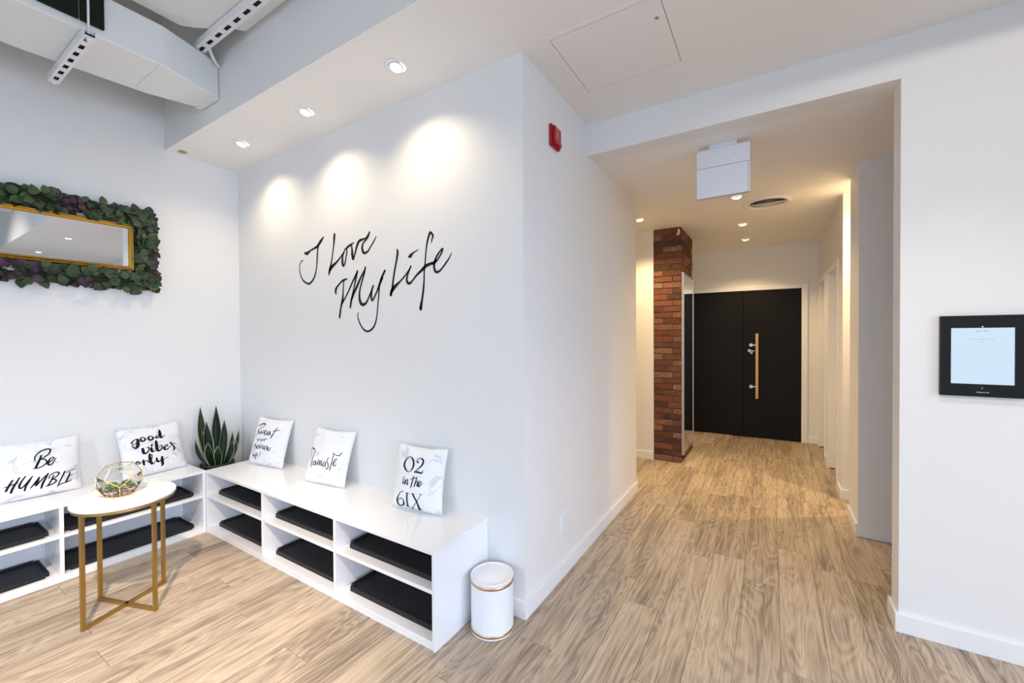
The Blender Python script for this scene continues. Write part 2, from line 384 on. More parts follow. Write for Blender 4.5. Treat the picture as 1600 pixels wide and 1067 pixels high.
for k in range(nc):
    z = (k + .5) * ch; hz = ch - .009
    cuts = [(0, .205), (.213, .304)] if k % 2 == 0 else [(0, .098), (.106, .304)]
    if k % 6 == 3: cuts = [(0, .15), (.158, .304)]
    for a, c in cuts:
        L_ = c - a; me = brickmesh(L_, .05, hz, ('f', round(L_, 3), k % 3))
        o = bpy.data.objects.new('brick', me); C.objects.link(o); o.parent = colr; nb += 1
        o.location = Vector((CX0 + (a + c) / 2, CY0 + .025 - R.uniform(0, .005), z + R.uniform(-.0015, .0015))) - colr.location
        o.rotation_euler = (0, R.uniform(-.008, .008), R.uniform(-.012, .012))
    seq = [(.055, .25), (.258, .46), (.468, .67), (.678, .768)] if k % 2 == 0 else [(.055, .15), (.158, .36), (.368, .57), (.578, .768)]
    for a, c in seq:
        L_ = c - a; me = brickmesh(.05, L_, hz, ('s', round(L_, 3), k % 3))
        o = bpy.data.objects.new('brick', me); C.objects.link(o); o.parent = colr; nb += 1
        o.location = Vector((CX1 - .025 + R.uniform(-.003, .002), CY0 + (a + c) / 2, z + R.uniform(-.0015, .0015))) - colr.location
print('bricks', nb)
mi = empty('wall_mirror', (3.11, 3.5, .09), 'tall narrow mirror in a slim silver frame on the brick column', 'mirror')
bm = bmesh.new(); my0, my1, mz0, mz1 = 3.19, 3.87, .092, 2.17; q = .010
for a in ((3.094, 3.122, my0, my0 + q, mz0, mz1), (3.094, 3.122, my1 - .005, my1, mz0, mz1), (3.094, 3.122, my0 + q, my1 - q, mz0, mz0 + q), (3.094, 3.122, my0 + q, my1 - q, mz1 - q, mz1)): box(bm, *a, bev=.002)
o = obj('frame', bm, chrome, mi); local(o, mi)
o = obj('glass', B(3.096, 3.116, my0 + q, my1 - q, mz0 + q, mz1 - q), mirror_m, mi); local(o, mi)
bm = bmesh.new(); box(bm, 3.062, 3.080, YC - .035, YC - .006, 2.60, 2.655, bev=.004); tube(bm, [(3.071, YC - .03, 2.61), (3.06, YC - .05, 2.59)], .012, 12)
tag(obj('sensor', bm, white_pl), 'small white sensor at the top corner of the brick column', 'sensor')

# ---------------------------------------------------------------- downlights
def downlight(name, x, y, z, label, group, lens, warm_, power, aim=None, r=.062, size=95, blend=.7, tilt=0.0, ltilt=(0, 0)):
    root = empty(name, (x, y, z), label, 'light', group=group)
    bm = bmesh.new(); lathe(bm, [(r * .74, -.001), (r * .76, -.006), (r * .97, -.005), (r, -.0005)], seg=40); obj('trim_ring', bm, white_pl, root, True)
    bm = bmesh.new(); lathe(bm, [(r * .75, -.0012), (r * .02, -.0012)], seg=40); bm.faces.ensure_lookup_table(); obj('baffle', bm, white_pl, root)
    mt = Matrix.Rotation(ltilt[0], 4, 'X') @ Matrix.Rotation(ltilt[1], 4, 'Y')
    bm = bmesh.new(); lathe(bm, [(r * .60, .004), (r * .60, -.004), (r * .50, -.007), (r * .50, -.003)], seg=32, mtx=Matrix.Translation((0, 0, -.008)) @ mt); obj('gimbal', bm, white_pl, root, True)
    bm = bmesh.new(); lathe(bm, [(r * .50, -.004), (r * .01, -.004)], seg=32, mtx=Matrix.Translation((0, 0, -.008)) @ mt); obj('lens', bm, lens, root)
    tgt = aim or (x, y, 0)
    sp = spot('downlight_beam', (x, y, z - .024), tgt, power, warm_, size, blend)
    return root
names = {.633: 'leftmost ceiling downlight above the lettered wall, nearest the mirror wall', 1.442: 'middle ceiling downlight above the lettered wall', 2.266: 'rightmost ceiling downlight above the lettered wall'}
for x in (.633, 1.442, 2.266):
    downlight('recessed_downlight', x, -.267, H, names[x], 'downlights above the lettered wall', lamp_w, WARM, 22, aim=(x, -.32, 0), size=135, blend=1, ltilt=(-.25, 0))
for i, (x, nm) in enumerate(((4.575, 'nearer of two ceiling downlights reflected in the framed mirror'), (6.3, 'farther of two ceiling downlights reflected in the framed mirror'))):
    downlight('recessed_downlight', x, -.13, H, nm, 'downlights above the lettered wall', lamp_w, NEU, 40, aim=(x, -.2, 0), size=110)
downlight('recessed_downlight', 2.772, 2.646, HB, 'corridor downlight at the far left beside the brick column', 'corridor downlights', lamp_c, COR, 72, size=125)
downlight('recessed_downlight', 3.696, 2.388, HB, 'corridor downlight just below the white sign box', 'corridor downlights', lamp_c, COR, 28, size=125)
downlight('recessed_downlight', 3.688, 3.453, HB, 'corridor downlight before the farthest one', 'corridor downlights', lamp_c, COR, 28, size=125)
downlight('recessed_downlight', 3.677, 4.296, HB, 'farthest corridor downlight, nearest the black doors', 'corridor downlights', lamp_c, COR, 64, size=125)
downlight('recessed_downlight', 4.78, 2.60, HB, 'downlight inside the niche right of the corridor, hidden by the wall end', 'corridor downlights', lamp_c, COR, 95, size=130)
# track lamps of the open ceiling, behind and above the viewer; the right one added to brighten the tablet wall
for i, (x, y, tx, ty, tz, pw) in enumerate(((3.0, -2.1, 1.60, -1.55, 0, 505), (5.2, -2.2, 5.1, .87, 1.5, 95), (1.4, -3.4, .9, -1.6, 0, 115))):
    root = empty('track_lamp', (x, y, 3.05), ('round white track spotlight right behind the viewer', 'round white spotlight added to the right behind the viewer to brighten the tablet wall', 'round white track spotlight far left behind the viewer')[i], 'light', group='track spotlights')
    d = (Vector((tx, ty, tz)) - Vector((x, y, 3.05))).normalized(); mt = d.to_track_quat('-Z', 'Y').to_matrix().to_4x4()
    bm = bmesh.new(); lathe(bm, [(.02, .15), (.045, .14), (.05, 0), (.045, -.002), (.043, .02)], seg=24, mtx=mt, cap0=True); obj('can', bm, white_pl, root, True)
    bm = bmesh.new(); lathe(bm, [(.042, .01), (.001, .01)], seg=24, mtx=mt); obj('lens', bm, lamp_w, root)
    bm = bmesh.new(); tube(bm, [(0, 0, .12), (0, 0, HI - 3.05)], .008, 10); obj('stem', bm, white_pl, root)
    spot('track_beam', Vector((x, y, 3.05)) + d * .03, (tx, ty, tz), pw, (NEU, (1, .88, .74), (.90, .96, 1))[i], (58, 75, 75)[i], .8, .04)

# ---------------------------------------------------------------- ceiling fittings
v = empty('air_vent', (3.927, 2.72, HB), 'round white ceiling air vent with ring louvres in the corridor', 'vent')
bm = bmesh.new(); lathe(bm, [(.150, -.002), (.152, -.012), (.175, -.016), (.200, -.006), (.203, -.0005)], seg=64); obj('flange', bm, ceil_paint, v, True)
bm = bmesh.new(); lathe(bm, [(.15, -.0015), (.001, -.0015)], seg=48); obj('cavity_shade_disc', bm, dark_m, v)  # flat dark disc in place of the shaded hollow behind the louvres
for i in range(6):
    r0 = .022 + i * .0235
    bm = bmesh.new(); lathe(bm, [(r0, -.0045), (r0 + .0055, -.0075), (r0 + .0055, -.0065), (r0, -.0035)], seg=48); obj('louver', bm, white_pl, v, True)
bm = bmesh.new(); box(bm, -.15, .15, -.003, .003, -.012, -.006); obj('cross_bar', bm, white_pl, v)
bm = bmesh.new(); lathe(bm, [(.042, -.0005), (.042, -.004), (.001, -.005)], seg=32)
o = obj('sprinkler_cover', bm, ceil_paint); o.location = (3.449, 2.736, HB); tag(o, 'flat white sprinkler cover disc between the sign box and vent', 'sprinkler')
bm = bmesh.new(); lathe(bm, [(.028, -.0005), (.030, -.004), (.022, -.007), (.001, -.007)], seg=32)
o = obj('sprinkler_cover', bm, brass_sp); o.location = (.093, -.436, H); tag(o, 'small bronze sprinkler cover disc in the corner over the mirror', 'sprinkler')
ap = empty('access_panel', (3.3, .25, H), 'square flush white access panel in the dropped ceiling', 'panel')
bm = bmesh.new(); x0, x1, y0, y1 = 3.018, 3.580, -.02, .530; q = .022
for a in ((x0, x0 + q, y0, y1), (x1 - q, x1, y0, y1), (x0 + q, x1 - q, y0, y0 + q), (x0 + q, x1 - q, y1 - q, y1)): box(bm, *a, H - .003, H, bev=.001)
o = obj('frame', bm, ceil_paint, ap); local(o, ap)
o = obj('hatch', B(x0 + q + .0025, x1 - q - .0025, y0 + q + .0025, y1 - q - .0025, H - .0025, H, bev=.0006), ceil_paint, ap); local(o, ap)
bm = bmesh.new(); box(bm, x0 + q, x1 - q, y0 + q, y1 - q, H - .0006, H); o = obj('gap', bm, dark_m, ap); local(o, ap)
bm = bmesh.new(); lathe(bm, [(.009, -.0025), (.009, -.004), (.001, -.004)], seg=20); o = obj('latch', bm, chrome, ap); o.location = (.218, -.12, 0)

sg = empty('sign_box', (3.694, 1.18, HB), 'white rectangular sign box hanging from the corridor ceiling, back view', 'sign')
def sp_(name, bm, m): o = obj(name, bm, m, sg); local(o, sg); return o
sp_('canopy', B(3.615, 3.775, 1.155, 1.205, HB - .026, HB, bev=.002), sign_m)
sp_('housing', B(3.541, 3.847, 1.157, 1.203, 2.545, 2.662, bev=.002), sign_m)
sp_('face_panel', B(3.541, 3.836, 1.159, 1.201, 2.352, 2.543, bev=.0015), sign_m)
sp_('edge_strip', B(3.838, 3.847, 1.159, 1.201, 2.352, 2.543, bev=.001), sign_m)
for x, z in ((3.551, 2.655), (3.55, 2.556), (3.595, 2.56), (3.765, 2.60), (3.645, 2.64)):
    bm = bmesh.new(); tube(bm, [(x, 1.157, z), (x, 1.1555, z)], .003, 12); sp_('screw', bm, chrome)

# ---------------------------------------------------------------- ducts, struts and dark panel in the open ceiling
def slab(bm, poly, z0, z1):
    a = [bm.verts.new((x, y, z0)) for x, y in poly]; c = [bm.verts.new((x, y, z1)) for x, y in poly]
    bm.faces.new(a); bm.faces.new(c)
    for i in range(len(poly)): j = (i + 1) % len(poly); bm.faces.new((a[i], a[j], c[j], c[i]))
d1 = empty('air_duct', (.76, -2, 3.02), 'long white painted rectangular duct over the mirror wall, held by a slotted channel', 'duct')
bm = bmesh.new(); slab(bm, [(.515, -3.6), (.99, -3.6), (.99, -.84), (.885, -ST - .001), (.655, -ST - .001), (.56, -.80), (.515, -1.3)], 3.02, 3.25)
bmesh.ops.bevel(bm, geom=bm.edges[:], offset=.006, segments=1, affect='EDGES'); o = obj('duct_body', bm, duct_m, d1); local(o, d1)
bm = bmesh.new()
slab(bm, [(.65, -ST - .0015), (.89, -ST - .0015), (.90, -ST - .045), (.64, -ST - .045)], 3.008, 3.23); bmesh.ops.bevel(bm, geom=bm.edges[:], offset=.008, segments=2, affect='EDGES')
o = obj('end_collar', bm, wrap_m, d1); local(o, d1)
bm = bmesh.new(); slab(bm, [(.985, -.85), (.975, -.85), (.60, -.82), (.60, -.86), (.985, -.862)], 3.016, 3.245); o = obj('seam', bm, duct_m, d1); local(o, d1)
d2 = empty('air_duct', (2, -1.6, 3.30), 'wide white wrapped duct higher up beside the blue-grey soffit', 'duct')
bm = bmesh.new(); slab(bm, [(.972, -1.07), (.972, -.755), (1.024, -.70), (1.13, -.64), (1.24, -.588), (1.243, -ST - .001), (5.5, -ST - .001), (5.5, -1.98), (1.10, -1.98), (1.10, -1.07)], 3.304, 3.62)
bmesh.ops.bevel(bm, geom=bm.edges[:], offset=.015, segments=2, affect='EDGES'); o = obj('duct_body', bm, wrap_m, d2); local(o, d2)
def strut(x0, x1, y0, y1, z0, z1, label, rods, ztop=HI, pitch_=.09, sl=.032):
    r_ = empty('strut_channel', ((x0 + x1) / 2, (y0 + y1) / 2, z0), label, 'bracket')
    bm = bmesh.new(); t = .003; hw = .0105; yc = (y0 + y1) / 2
    box(bm, x0, x1, y0, y0 + t, z0, z1); box(bm, x0, x1, y1 - t, y1, z0, z1)
    box(bm, x0, x1, y0 + t, yc - hw, z0, z0 + t); box(bm, x0, x1, yc + hw, y1 - t, z0, z0 + t)
    x = x0
    while x < x1: 
        xe = min(x + pitch_ - sl, x1); box(bm, x, xe, yc - hw, yc + hw, z0, z0 + t); x += pitch_
    o = obj('channel', bm, strut_m, r_); local(o, r_)
    o = obj('inside', B(x0 + .002, x1 - .002, y0 + t, y1 - t, z0 + .012, z0 + .014), hole_m, r_); local(o, r_)
    for xx in rods:
        bm = bmesh.new(); tube(bm, [(xx, yc, z0 - .02), (xx, yc, ztop)], .005, 8); tube(bm, [(xx, yc, z0 - .002), (xx, yc, z0 - .012)], .011, 6); o = obj('threaded_rod', bm, strut_m, r_); local(o, r_)
strut(.335, 1.04, -1.185, -1.140, 2.975, 3.016, 'white slotted channel carrying the left duct', (.365, 1.017), 3.95, .098, .050)
strut(.86, 2.2, -.662, -.606, 3.258, 3.300, 'white slotted channel carrying the wide upper duct', (.90,), 3.29, .11, .062)
gp = empty('dark_panel', (1.0, -1.8, 3.03), 'dark green painted metal panel standing above the left duct', 'panel')
o = obj('sheet', B(.993, 1.010, -3.2, -1.195, 3.06, 3.95, bev=.003), green_dk, gp); local(o, gp)
o = obj('side_sheet', B(.993, 1.012, -1.190, -1.10, 3.06, 3.95, bev=.003), green_dk, gp); local(o, gp)
bm = bmesh.new(); pts = [(1.0 - .11 * t, -.645 + .125 * t, 3.30 - .09 * t - .03 * math.sin(PI * t)) for t in [i / 10 for i in range(11)]]
vs = []
for p in pts: vs.append((bm.verts.new(p), bm.verts.new((p[0] + .028, p[1], p[2] + .004)), bm.verts.new((p[0] + .028, p[1], p[2] + .007)), bm.verts.new((p[0], p[1], p[2] + .003))))
for a, c in zip(vs, vs[1:]):
    for i in range(4): bm.faces.new((a[i], a[(i + 1) % 4], c[(i + 1) % 4], c[i]))
tag(obj('metal_strap', bm, duct_m), 'thin curved metal strap between the duct end and the soffit', 'strap')

# ---------------------------------------------------------------- shoe benches
hB = .4641; DA, DB, XA = .4204, .3716, 2.6537
def bench(label, along, length, depth, dividers, end0, end1):
    """local: x along the bench, y=0 wall, front at -depth"""
    r_ = empty('shoe_bench', (0, 0, 0), label, 'bench')
    t = .019; f = .009
    P = lambda n, *a, bev=.0012: obj(n, B(*a, bev=bev), laminate, r_)
    P('bench_top', 0, length, -depth, 0, hB - t, hB)
    P('side_panel', 0, t, -depth + .001, -.001, 0, hB - t); P('side_panel', length - t, length, -depth + .001, -.001, 0, hB - t)
    P('bottom_board', t, length - t, -depth + .002, -.012, .022, .041)
    P('plinth', t, length - t, -depth + .004, -depth + .02, 0, .022)
    xs = [t] + [q for d in dividers for q in (d - t / 2, d + t / 2)] + [length - t]
    for d in dividers: P('divider', d - t / 2, d + t / 2, -depth + .002, -.012, .041, hB - t)
    for a, c in zip(xs[::2], xs[1::2]): P('shelf', a, c, -depth + .002, -.012, .262, .281)
    P('back_panel', t, length - t, -.012, -.001, .022, hB - t)
    return r_, list(zip(xs[::2], xs[1::2]))
A_, cellsA = bench('long white laminate shoe bench under the lettered wall', 'x', XA - DB, DA, [1.158 - DB, 1.911 - DB], 0, 0)
A_.location = (DB, 0, 0)
BL = 2.6
B_, cellsB = bench('white laminate shoe bench along the mirror wall', 'y', BL, DB, [BL - (-.42 + 1.165 + .0)], 0, 0)
B_.rotation_euler = (0, 0, PI / 2); B_.location = (0, -DA - BL, 0)
# local (x,y)->(world): rot 90deg: world = (-y, x)+loc ; wall at x=0, front at +depth

def tray(w_, d_, h_=.026):
    bm = bmesh.new(); fs = box(bm, 0, w_, 0, d_, 0, h_)
    ve = [e for e in bm.edges if abs(e.verts[0].co.z - e.verts[1].co.z) > .01]
    bmesh.ops.bevel(bm, geom=ve, offset=.02, segments=4, affect='EDGES')
    bm.faces.ensure_lookup_table(); top = max(bm.faces, key=lambda f: f.calc_center_median().z)
    bmesh.ops.inset_region(bm, faces=[top], thickness=.010, depth=0)
    top = max((f for f in bm.faces if len(f.verts) > 6), key=lambda f: f.calc_center_median().z)
    bmesh.ops.inset_region(bm, faces=[top], thickness=.006, depth=-.011)
    return bm
slotA = ['left', 'middle', 'right']
for ci, (a, c) in enumerate(cellsA):
    for lvl, z in (('upper', .281), ('lower', .041)):
        w_ = c - a - .035 if ci else c - a - .04; bm = tray(w_ - .004, .325)
        o = obj('shoe_tray', bm, tray_m); o.location = (DB + a + .034, -DA + .055, z)
        tag(o, 'charcoal shoe tray in the %s %s cubby of the bench under the lettered wall' % (lvl, slotA[ci]), 'tray', 'shoe trays in the bench under the lettered wall')
for ci, (a, c) in enumerate(cellsB):
    for lvl, z in (('upper', .281), ('lower', .041)):
        w_ = c - a - .07
        if ci == 0: a2 = c - .035 - 1.0; w_ = 1.0
        else: a2 = a + .012; w_ = c - a - .05
        bm = tray(w_, .295)
        o = obj('shoe_tray', bm, tray_m); o.rotation_euler = (0, 0, PI / 2); o.location = (DB - .035, -DA - BL + a2, z)
        tag(o, 'black shoe tray, %s level, %s the divider of the mirror wall bench' % (lvl, 'left of' if ci == 0 else 'right of'), 'tray', 'shoe trays in the bench along the mirror wall')

# ---------------------------------------------------------------- ribbon lettering
STROKES = {"wall":[[9886,20849,121,10192,20807,192,10345,20861,168,10648,20987,95,11097,21085,117,11465,21191,163,11686,21365,185,11978,21589,160,12195,21777,68],[11538,21208,116,11457,20737,105,11404,20217,105,11336,19698,93,11166,19186,106,10907,18810,118,10529,18572,119,10302,18535,108,9922,18661,97,9540,18915,86,9267,19346,74,9166,19809,62,9250,20120,62,9458,20308,62,9645,20352,37],[13473,21795,132,13443,21613,165,13380,21115,110,13248,20537,88,13115,19957,100,12999,19628,122,12883,19298,179,12767,19008,90],[12855,19300,156,13135,19530,199,13548,19745,131,13955,19998,97,14291,20255,86,14517,20413,85],[14517,20437,106,14383,20245,107,14312,19920,150,14347,19625,160,14450,19474,107,14610,19682,96,14719,20043,85,14815,20363,95,14754,20633,85,14558,20540,85],[14755,20658,106,15014,20767,126,15271,20851,94,15588,20942,41],[15296,20840,83,15367,20505,124,15387,20136,176,15471,19826,124,15600,20032,103,15768,20418,123,15923,20764,153,16124,20981,152,16455,21043,110,16757,21083,80,16999,21265,79,17156,21457,59],[17180,21438,79,17021,21144,79,16755,20941,90,16512,20772,100,16411,20505,141,16504,20214,150,16684,20115,120,16984,20200,99,17225,20448,78,17522,20726,78,17794,21058,48],[13567,17599,99,13544,17845,164,13682,18047,131,13994,18278,97,14329,18462,118,14800,18542,74],[14460,18452,85,14387,18000,86,14353,17503,107,14280,17090,161,14128,16679,129,14001,16181,141,13943,15914,119],[14238,16925,151,14571,17241,85,14967,17714,95,15359,18261,104,15679,18644,123,15896,18974,92],[15896,18974,123,15739,18477,113,15543,17922,93,15345,17363,114,15212,16961,136,15129,16570,115],[15212,16961,94,15473,17437,135,15857,17982,154,16235,18518,121,16607,18967,90,16706,19158,70],[16706,19158,110,16579,18730,110,16328,18190,101,16124,17641,112,16092,17159,153,16211,16831,172,16453,16699,151,16757,16805,120,17001,17110,99,17243,17492,88,17483,17870,78],[17483,17885,97,17327,17566,118,17274,17175,137,17388,16932,98,17649,17232,97,17886,17608,96,18062,17907,115,18295,18354,133,18604,18775,122],[18352,18350,133,18061,17830,115,17995,17213,86,17894,16517,77,17818,15974,77,17684,15508,87,17446,15159,98,17090,14951,99,16767,14923,90,16430,15096,81,16129,15423,81,15949,15791,72,15890,16036,62,15979,16179,41],[19724,19995,73,19775,19810,136,19662,19297,109,19516,18785,110,19368,18193,110,19286,17670,129,19138,17178,130],[19094,17226,111,19284,17518,202,19611,17761,155,19987,17996,90,20305,18232,80,20620,18501,71,20911,18842,52],[20911,18842,87,20723,18529,88,20564,18174,106,20582,17914,124,20797,17803,114,21074,17987,87,21428,18286,103,21777,18494,136,22121,18728,151,22506,18833,132,22790,18876,115,22979,18998,73],[20713,19426,70,20887,19481,174,21092,19627,78,21544,19779,34],[22594,20046,33,22663,20298,74,22731,20465,98,22525,20690,99,22428,20541,116,22280,20170,100,22179,19684,75,22126,19263,75,22073,18840,76,22021,18487,76,21996,17917,84,21931,17348,110,21827,16779,119,21756,16495,153,21703,16223,179],[22742,18811,99,22978,18928,73,23166,19118,73,23398,19406,80,23464,19606,96],[23464,19620,80,23308,19520,81,23028,19238,98,22837,18907,115,22806,18593,115,22925,18337,114,23158,18317,97,23389,18470,80,23665,18721,80,23938,19003,63,24136,19283,39]],"humble":[[14,2502,61,-46,2284,86,-139,2049,95,-230,1805,86],[-243,2227,43,-254,2434,51,-155,2617,52,6,2761,61,203,2838,61,363,2824,62,412,2725,62,332,2534,62,149,2368,52,6,2272,43,145,2239,52,229,2116,53,189,1944,61,29,1828,52,-145,1768,52,-333,1774,38],[286,1988,53,424,2069,53,537,2199,45,521,2281,45,412,2255,53,317,2095,79,284,1921,88,346,1837,62,473,1900,53,628,2204,31],[-1145,1284,58,-1276,1016,82,-1406,689,91],[-880,1368,59,-1020,1076,75,-1151,783,92,-1218,538,84],[-1459,912,37,-1276,966,49,-1020,1051,50,-939,1070,25],[-650,1385,51,-792,1143,68,-892,890,84,-877,733,76,-763,753,60,-562,1031,60,-367,1338,39],[-367,1338,39,-495,1064,69,-631,793,77,-691,531,69],[-87,1186,52,-226,965,70,-363,744,61,-458,609,39],[-104,1191,61,-157,972,79,-244,710,79,-54,943,57,121,1156,53,282,1322,44],[282,1322,62,155,1042,80,49,784,89,-20,492,72],[513,1144,54,402,868,63,295,633,63,225,547,45],[296,1003,45,370,1193,45,551,1302,54,716,1284,64,733,1173,64,584,1002,54,439,911,45,565,875,55,619,753,64,510,651,64,331,569,55,189,547,41],[996,1261,65,879,946,65,766,656,56,669,360,33],[712,456,37,840,515,56,1035,533,38],[1233,1141,57,1163,864,66,1066,622,75,1028,552,47],[1052,1165,33,1228,1250,42,1490,1295,39],[1106,908,37,1222,944,47,1357,986,33],[1028,546,56,1180,588,57,1305,649,33]],"good":[[-1329,2411,61,-1279,2438,96,-1141,2568,62,-1001,2614,72,-909,2545,64],[-1290,2362,52,-1223,2273,44,-1088,2316,53,-998,2408,90],[-958,2531,163,-979,2269,188,-1041,2049,168,-1153,1988,105,-1246,2111,70,-1284,2228,39,-1184,2292,31],[-809,2501,110,-788,2610,92,-676,2675,56,-575,2576,75,-571,2454,112,-674,2372,101,-784,2418,119,-809,2501,110],[-590,2503,46,-381,2527,47],[-357,2499,114,-321,2613,95,-207,2653,58,-99,2559,77,-109,2433,116,-218,2354,105,-334,2405,123,-357,2499,114],[-116,2479,48,82,2490,49],[78,2473,108,159,2579,69,287,2608,50,300,2526,70,192,2448,79,86,2449,98],[399,2956,133,377,2738,192,356,2514,180,390,2394,110,527,2450,61,626,2532,51],[-876,1816,36,-793,1860,117,-796,1688,171,-759,1506,144,-601,1503,100,-479,1679,74,-473,1873,65,-577,1853,46],[-474,1862,55,-431,1729,46,-326,1744,37],[-322,1769,159,-325,1596,168,-274,1493,112,-133,1546,47],[-274,1982,132,-265,1931,132],[24,2197,145,8,1928,192,-5,1663,191,47,1491,153,204,1506,97,329,1691,79,296,1834,49,167,1729,44],[402,1556,119,511,1732,70,666,1808,71,684,1706,61,518,1622,60],[424,1616,149,497,1465,119,693,1503,71,883,1683,42],[906,1910,126,1000,1715,106,1101,1532,128,1096,1395,128,982,1325,73],[942,1826,52,1120,1805,54,1296,1720,39],[-1271,956,43,-1167,1018,113,-1059,959,70,-1039,867,71,-1160,865,61,-1247,933,61],[-1043,919,35,-870,926,36],[-843,1034,116,-841,833,143,-824,713,117],[-806,888,54,-709,980,54,-595,897,64,-572,790,55],[-463,1361,120,-478,1108,175,-455,848,175,-379,677,139,-253,692,65,-156,792,38],[-439,1313,64,-334,1249,56,-373,977,42],[-101,997,94,-86,824,142,5,715,114,149,789,58],[232,974,155,235,717,193,259,469,164,190,387,77],[248,688,48,413,817,39,660,883,25]],"sweat":[[-1387,2856,67,-1177,2977,94,-794,3076,106,-449,3059,80,-521,2917,50,-871,2727,43,-1079,2627,58,-1140,2412,73,-1143,2202,62,-1318,2105,57],[-1051,2502,103,-902,2311,119,-749,2337,83,-689,2516,82,-541,2340,107,-420,2399,76,-374,2611,76],[-256,2399,73,-74,2498,54,-45,2605,71,-178,2558,73,-211,2417,100,-24,2282,87,122,2433,51],[360,2538,66,173,2486,85,195,2316,100,324,2294,82,416,2523,66,474,2295,88,577,2387,47],[958,2887,62,873,2644,92,758,2338,121,635,2087,107],[624,2619,32,950,2658,61,1288,2736,43],[-892,1910,54,-774,1803,62,-621,1851,40,-542,1974,49,-624,1748,49,-792,1638,42],[-382,1900,47,-406,1796,56,-265,1795,45,-252,1898,45,-385,1906,37],[-170,1940,44,-170,1838,53,-44,1823,43,7,1957,43,55,1840,42],[110,1981,50,124,1819,58],[123,1900,34,216,1991,50,385,1981,56],[-1090,1379,58,-1170,1248,83,-1093,1147,68],[-853,1516,63,-979,1423,98,-785,1305,111,-844,1130,82],[-450,1439,74,-638,1353,106,-675,1214,107,-473,1221,74,-374,1426,73,-319,1223,72],[-206,1443,88,-192,1216,96,-87,1374,52,54,1476,75,80,1244,91,206,1318,41],[409,1472,63,261,1377,105,267,1211,105,441,1249,63,538,1473,69,597,1200,84],[745,1375,75,625,1283,99,649,1153,99,779,1200,74,882,1397,51],[-1021,686,63,-1163,611,75,-1088,544,63,-907,638,61,-1021,686,52],[-595,866,47,-723,705,68,-844,524,69,-913,402,50],[-426,884,55,-585,686,75,-737,468,78,-815,339,50],[-880,634,40,-406,705,37],[-108,984,69,-203,794,53,-281,652,36],[-354,578,64,-344,566,64]],"namaste":[[-1363,2167,92,-1364,1846,82,-1251,1525,52],[-1373,2179,93,-1028,2145,82,-931,1972,70,-947,1613,87,-1005,1281,104,-1074,968,96],[-649,1378,63,-786,1275,89,-774,1118,88,-620,1165,62,-546,1401,62,-499,1149,68,-422,1268,37],[-341,1482,59,-334,1168,81,-255,1334,44,-159,1473,57,-154,1160,78,-84,1353,42,14,1463,56,18,1151,83,109,1272,34],[294,1467,53,178,1326,74,198,1144,74,311,1169,53,376,1447,53,393,1139,72],[564,1719,51,467,1649,58,459,1504,65,565,1361,76,643,1181,76,596,1021,70,448,1026,59],[828,2053,62,833,1751,67,829,1434,73,806,1202,74,787,971,81],[763,2045,38,968,1960,48,1192,1930,63,1312,2034,67,1372,2153,50],[919,1348,48,1050,1491,47,1118,1712,58,1037,1690,47,951,1507,78,973,1309,84,1122,1288,58,1179,1461,29]],"o2":[[-438,2923,33,-654,2842,51,-785,2630,112,-794,2386,130,-629,2180,102,-426,2098,41,-263,2148,40,-123,2337,101,-104,2565,117,-204,2785,95,-438,2923,33],[133,2689,106,162,2678,106],[56,2714,39,90,2820,38,250,2906,46,434,2831,96,468,2632,102,316,2391,67,55,2148,38],[32,2132,54,282,2163,96,529,2139,72,568,2305,29],[-659,1657,69,-701,1414,70,-612,1477,26],[-633,1758,60,-621,1746,60],[-511,1645,67,-561,1388,76,-455,1605,33,-356,1668,65,-391,1394,74,-295,1492,24],[55,1917,46,-14,1601,85,-110,1279,71],[-181,1701,24,71,1817,46,288,1839,30],[272,1891,45,203,1597,68,131,1355,69,244,1602,30,357,1692,59,319,1429,74,411,1488,22],[449,1514,37,569,1644,43,501,1696,43,413,1557,66,451,1399,66,643,1599,29],[-671,994,44,-965,857,47,-1142,610,96,-1199,346,135,-1095,129,108,-917,125,53,-709,256,115,-651,414,109,-730,559,45,-921,545,46,-1079,406,38],[-342,930,99,-370,537,103,-409,192,120],[-468,923,34,-220,943,33],[-531,169,40,-300,166,39],[50,944,110,259,570,112,414,129,160],[626,1006,29,351,655,31,-109,101,44],[-74,945,32,171,955,31],[516,998,30,687,1007,29],[-229,109,44,16,101,44],[286,113,41,533,112,39]]}
FITS = {"sweat": [0.6499, -0.1343, -1.4479, 0.2785, 0.1997, 0.359], "namaste": [1.41, -0.1473, -1.4424, 0.3154, 0.1875, 0.3621], "o2": [2.2509, -0.1326, -1.4589, 0.1971, 0.175, 0.3558], "good": [0.1412, -0.6385, 0.0975, 0.3184, 0.1942, 0.3543], "humble": [0.0727, -1.1964, -0.0901, 0.1293, 0.178, 0.348]}
def resample(row, step=.5):
    P = [(row[i] * 1e-4, row[i + 1] * 1e-4, row[i + 2] * 1e-4) for i in range(0, len(row), 3)]
    if len(P) < 3: P = [P[0], tuple((a + b) / 2 for a, b in zip(P[0], P[-1])), P[-1]]
    out = []; n = len(P)
    for i in range(n - 1):
        p0, p1, p2, p3 = P[max(i - 1, 0)], P[i], P[i + 1], P[min(i + 2, n - 1)]
        for k in range(6):
            t = k / 6; out.append(tuple(.5 * (2 * b + (c - a) * t + (2 * a - 5 * b + 4 * c - d) * t * t + (3 * b - a - 3 * c + d) * t ** 3) for a, b, c, d in zip(p0, p1, p2, p3)))
    out.append(P[-1]); return out
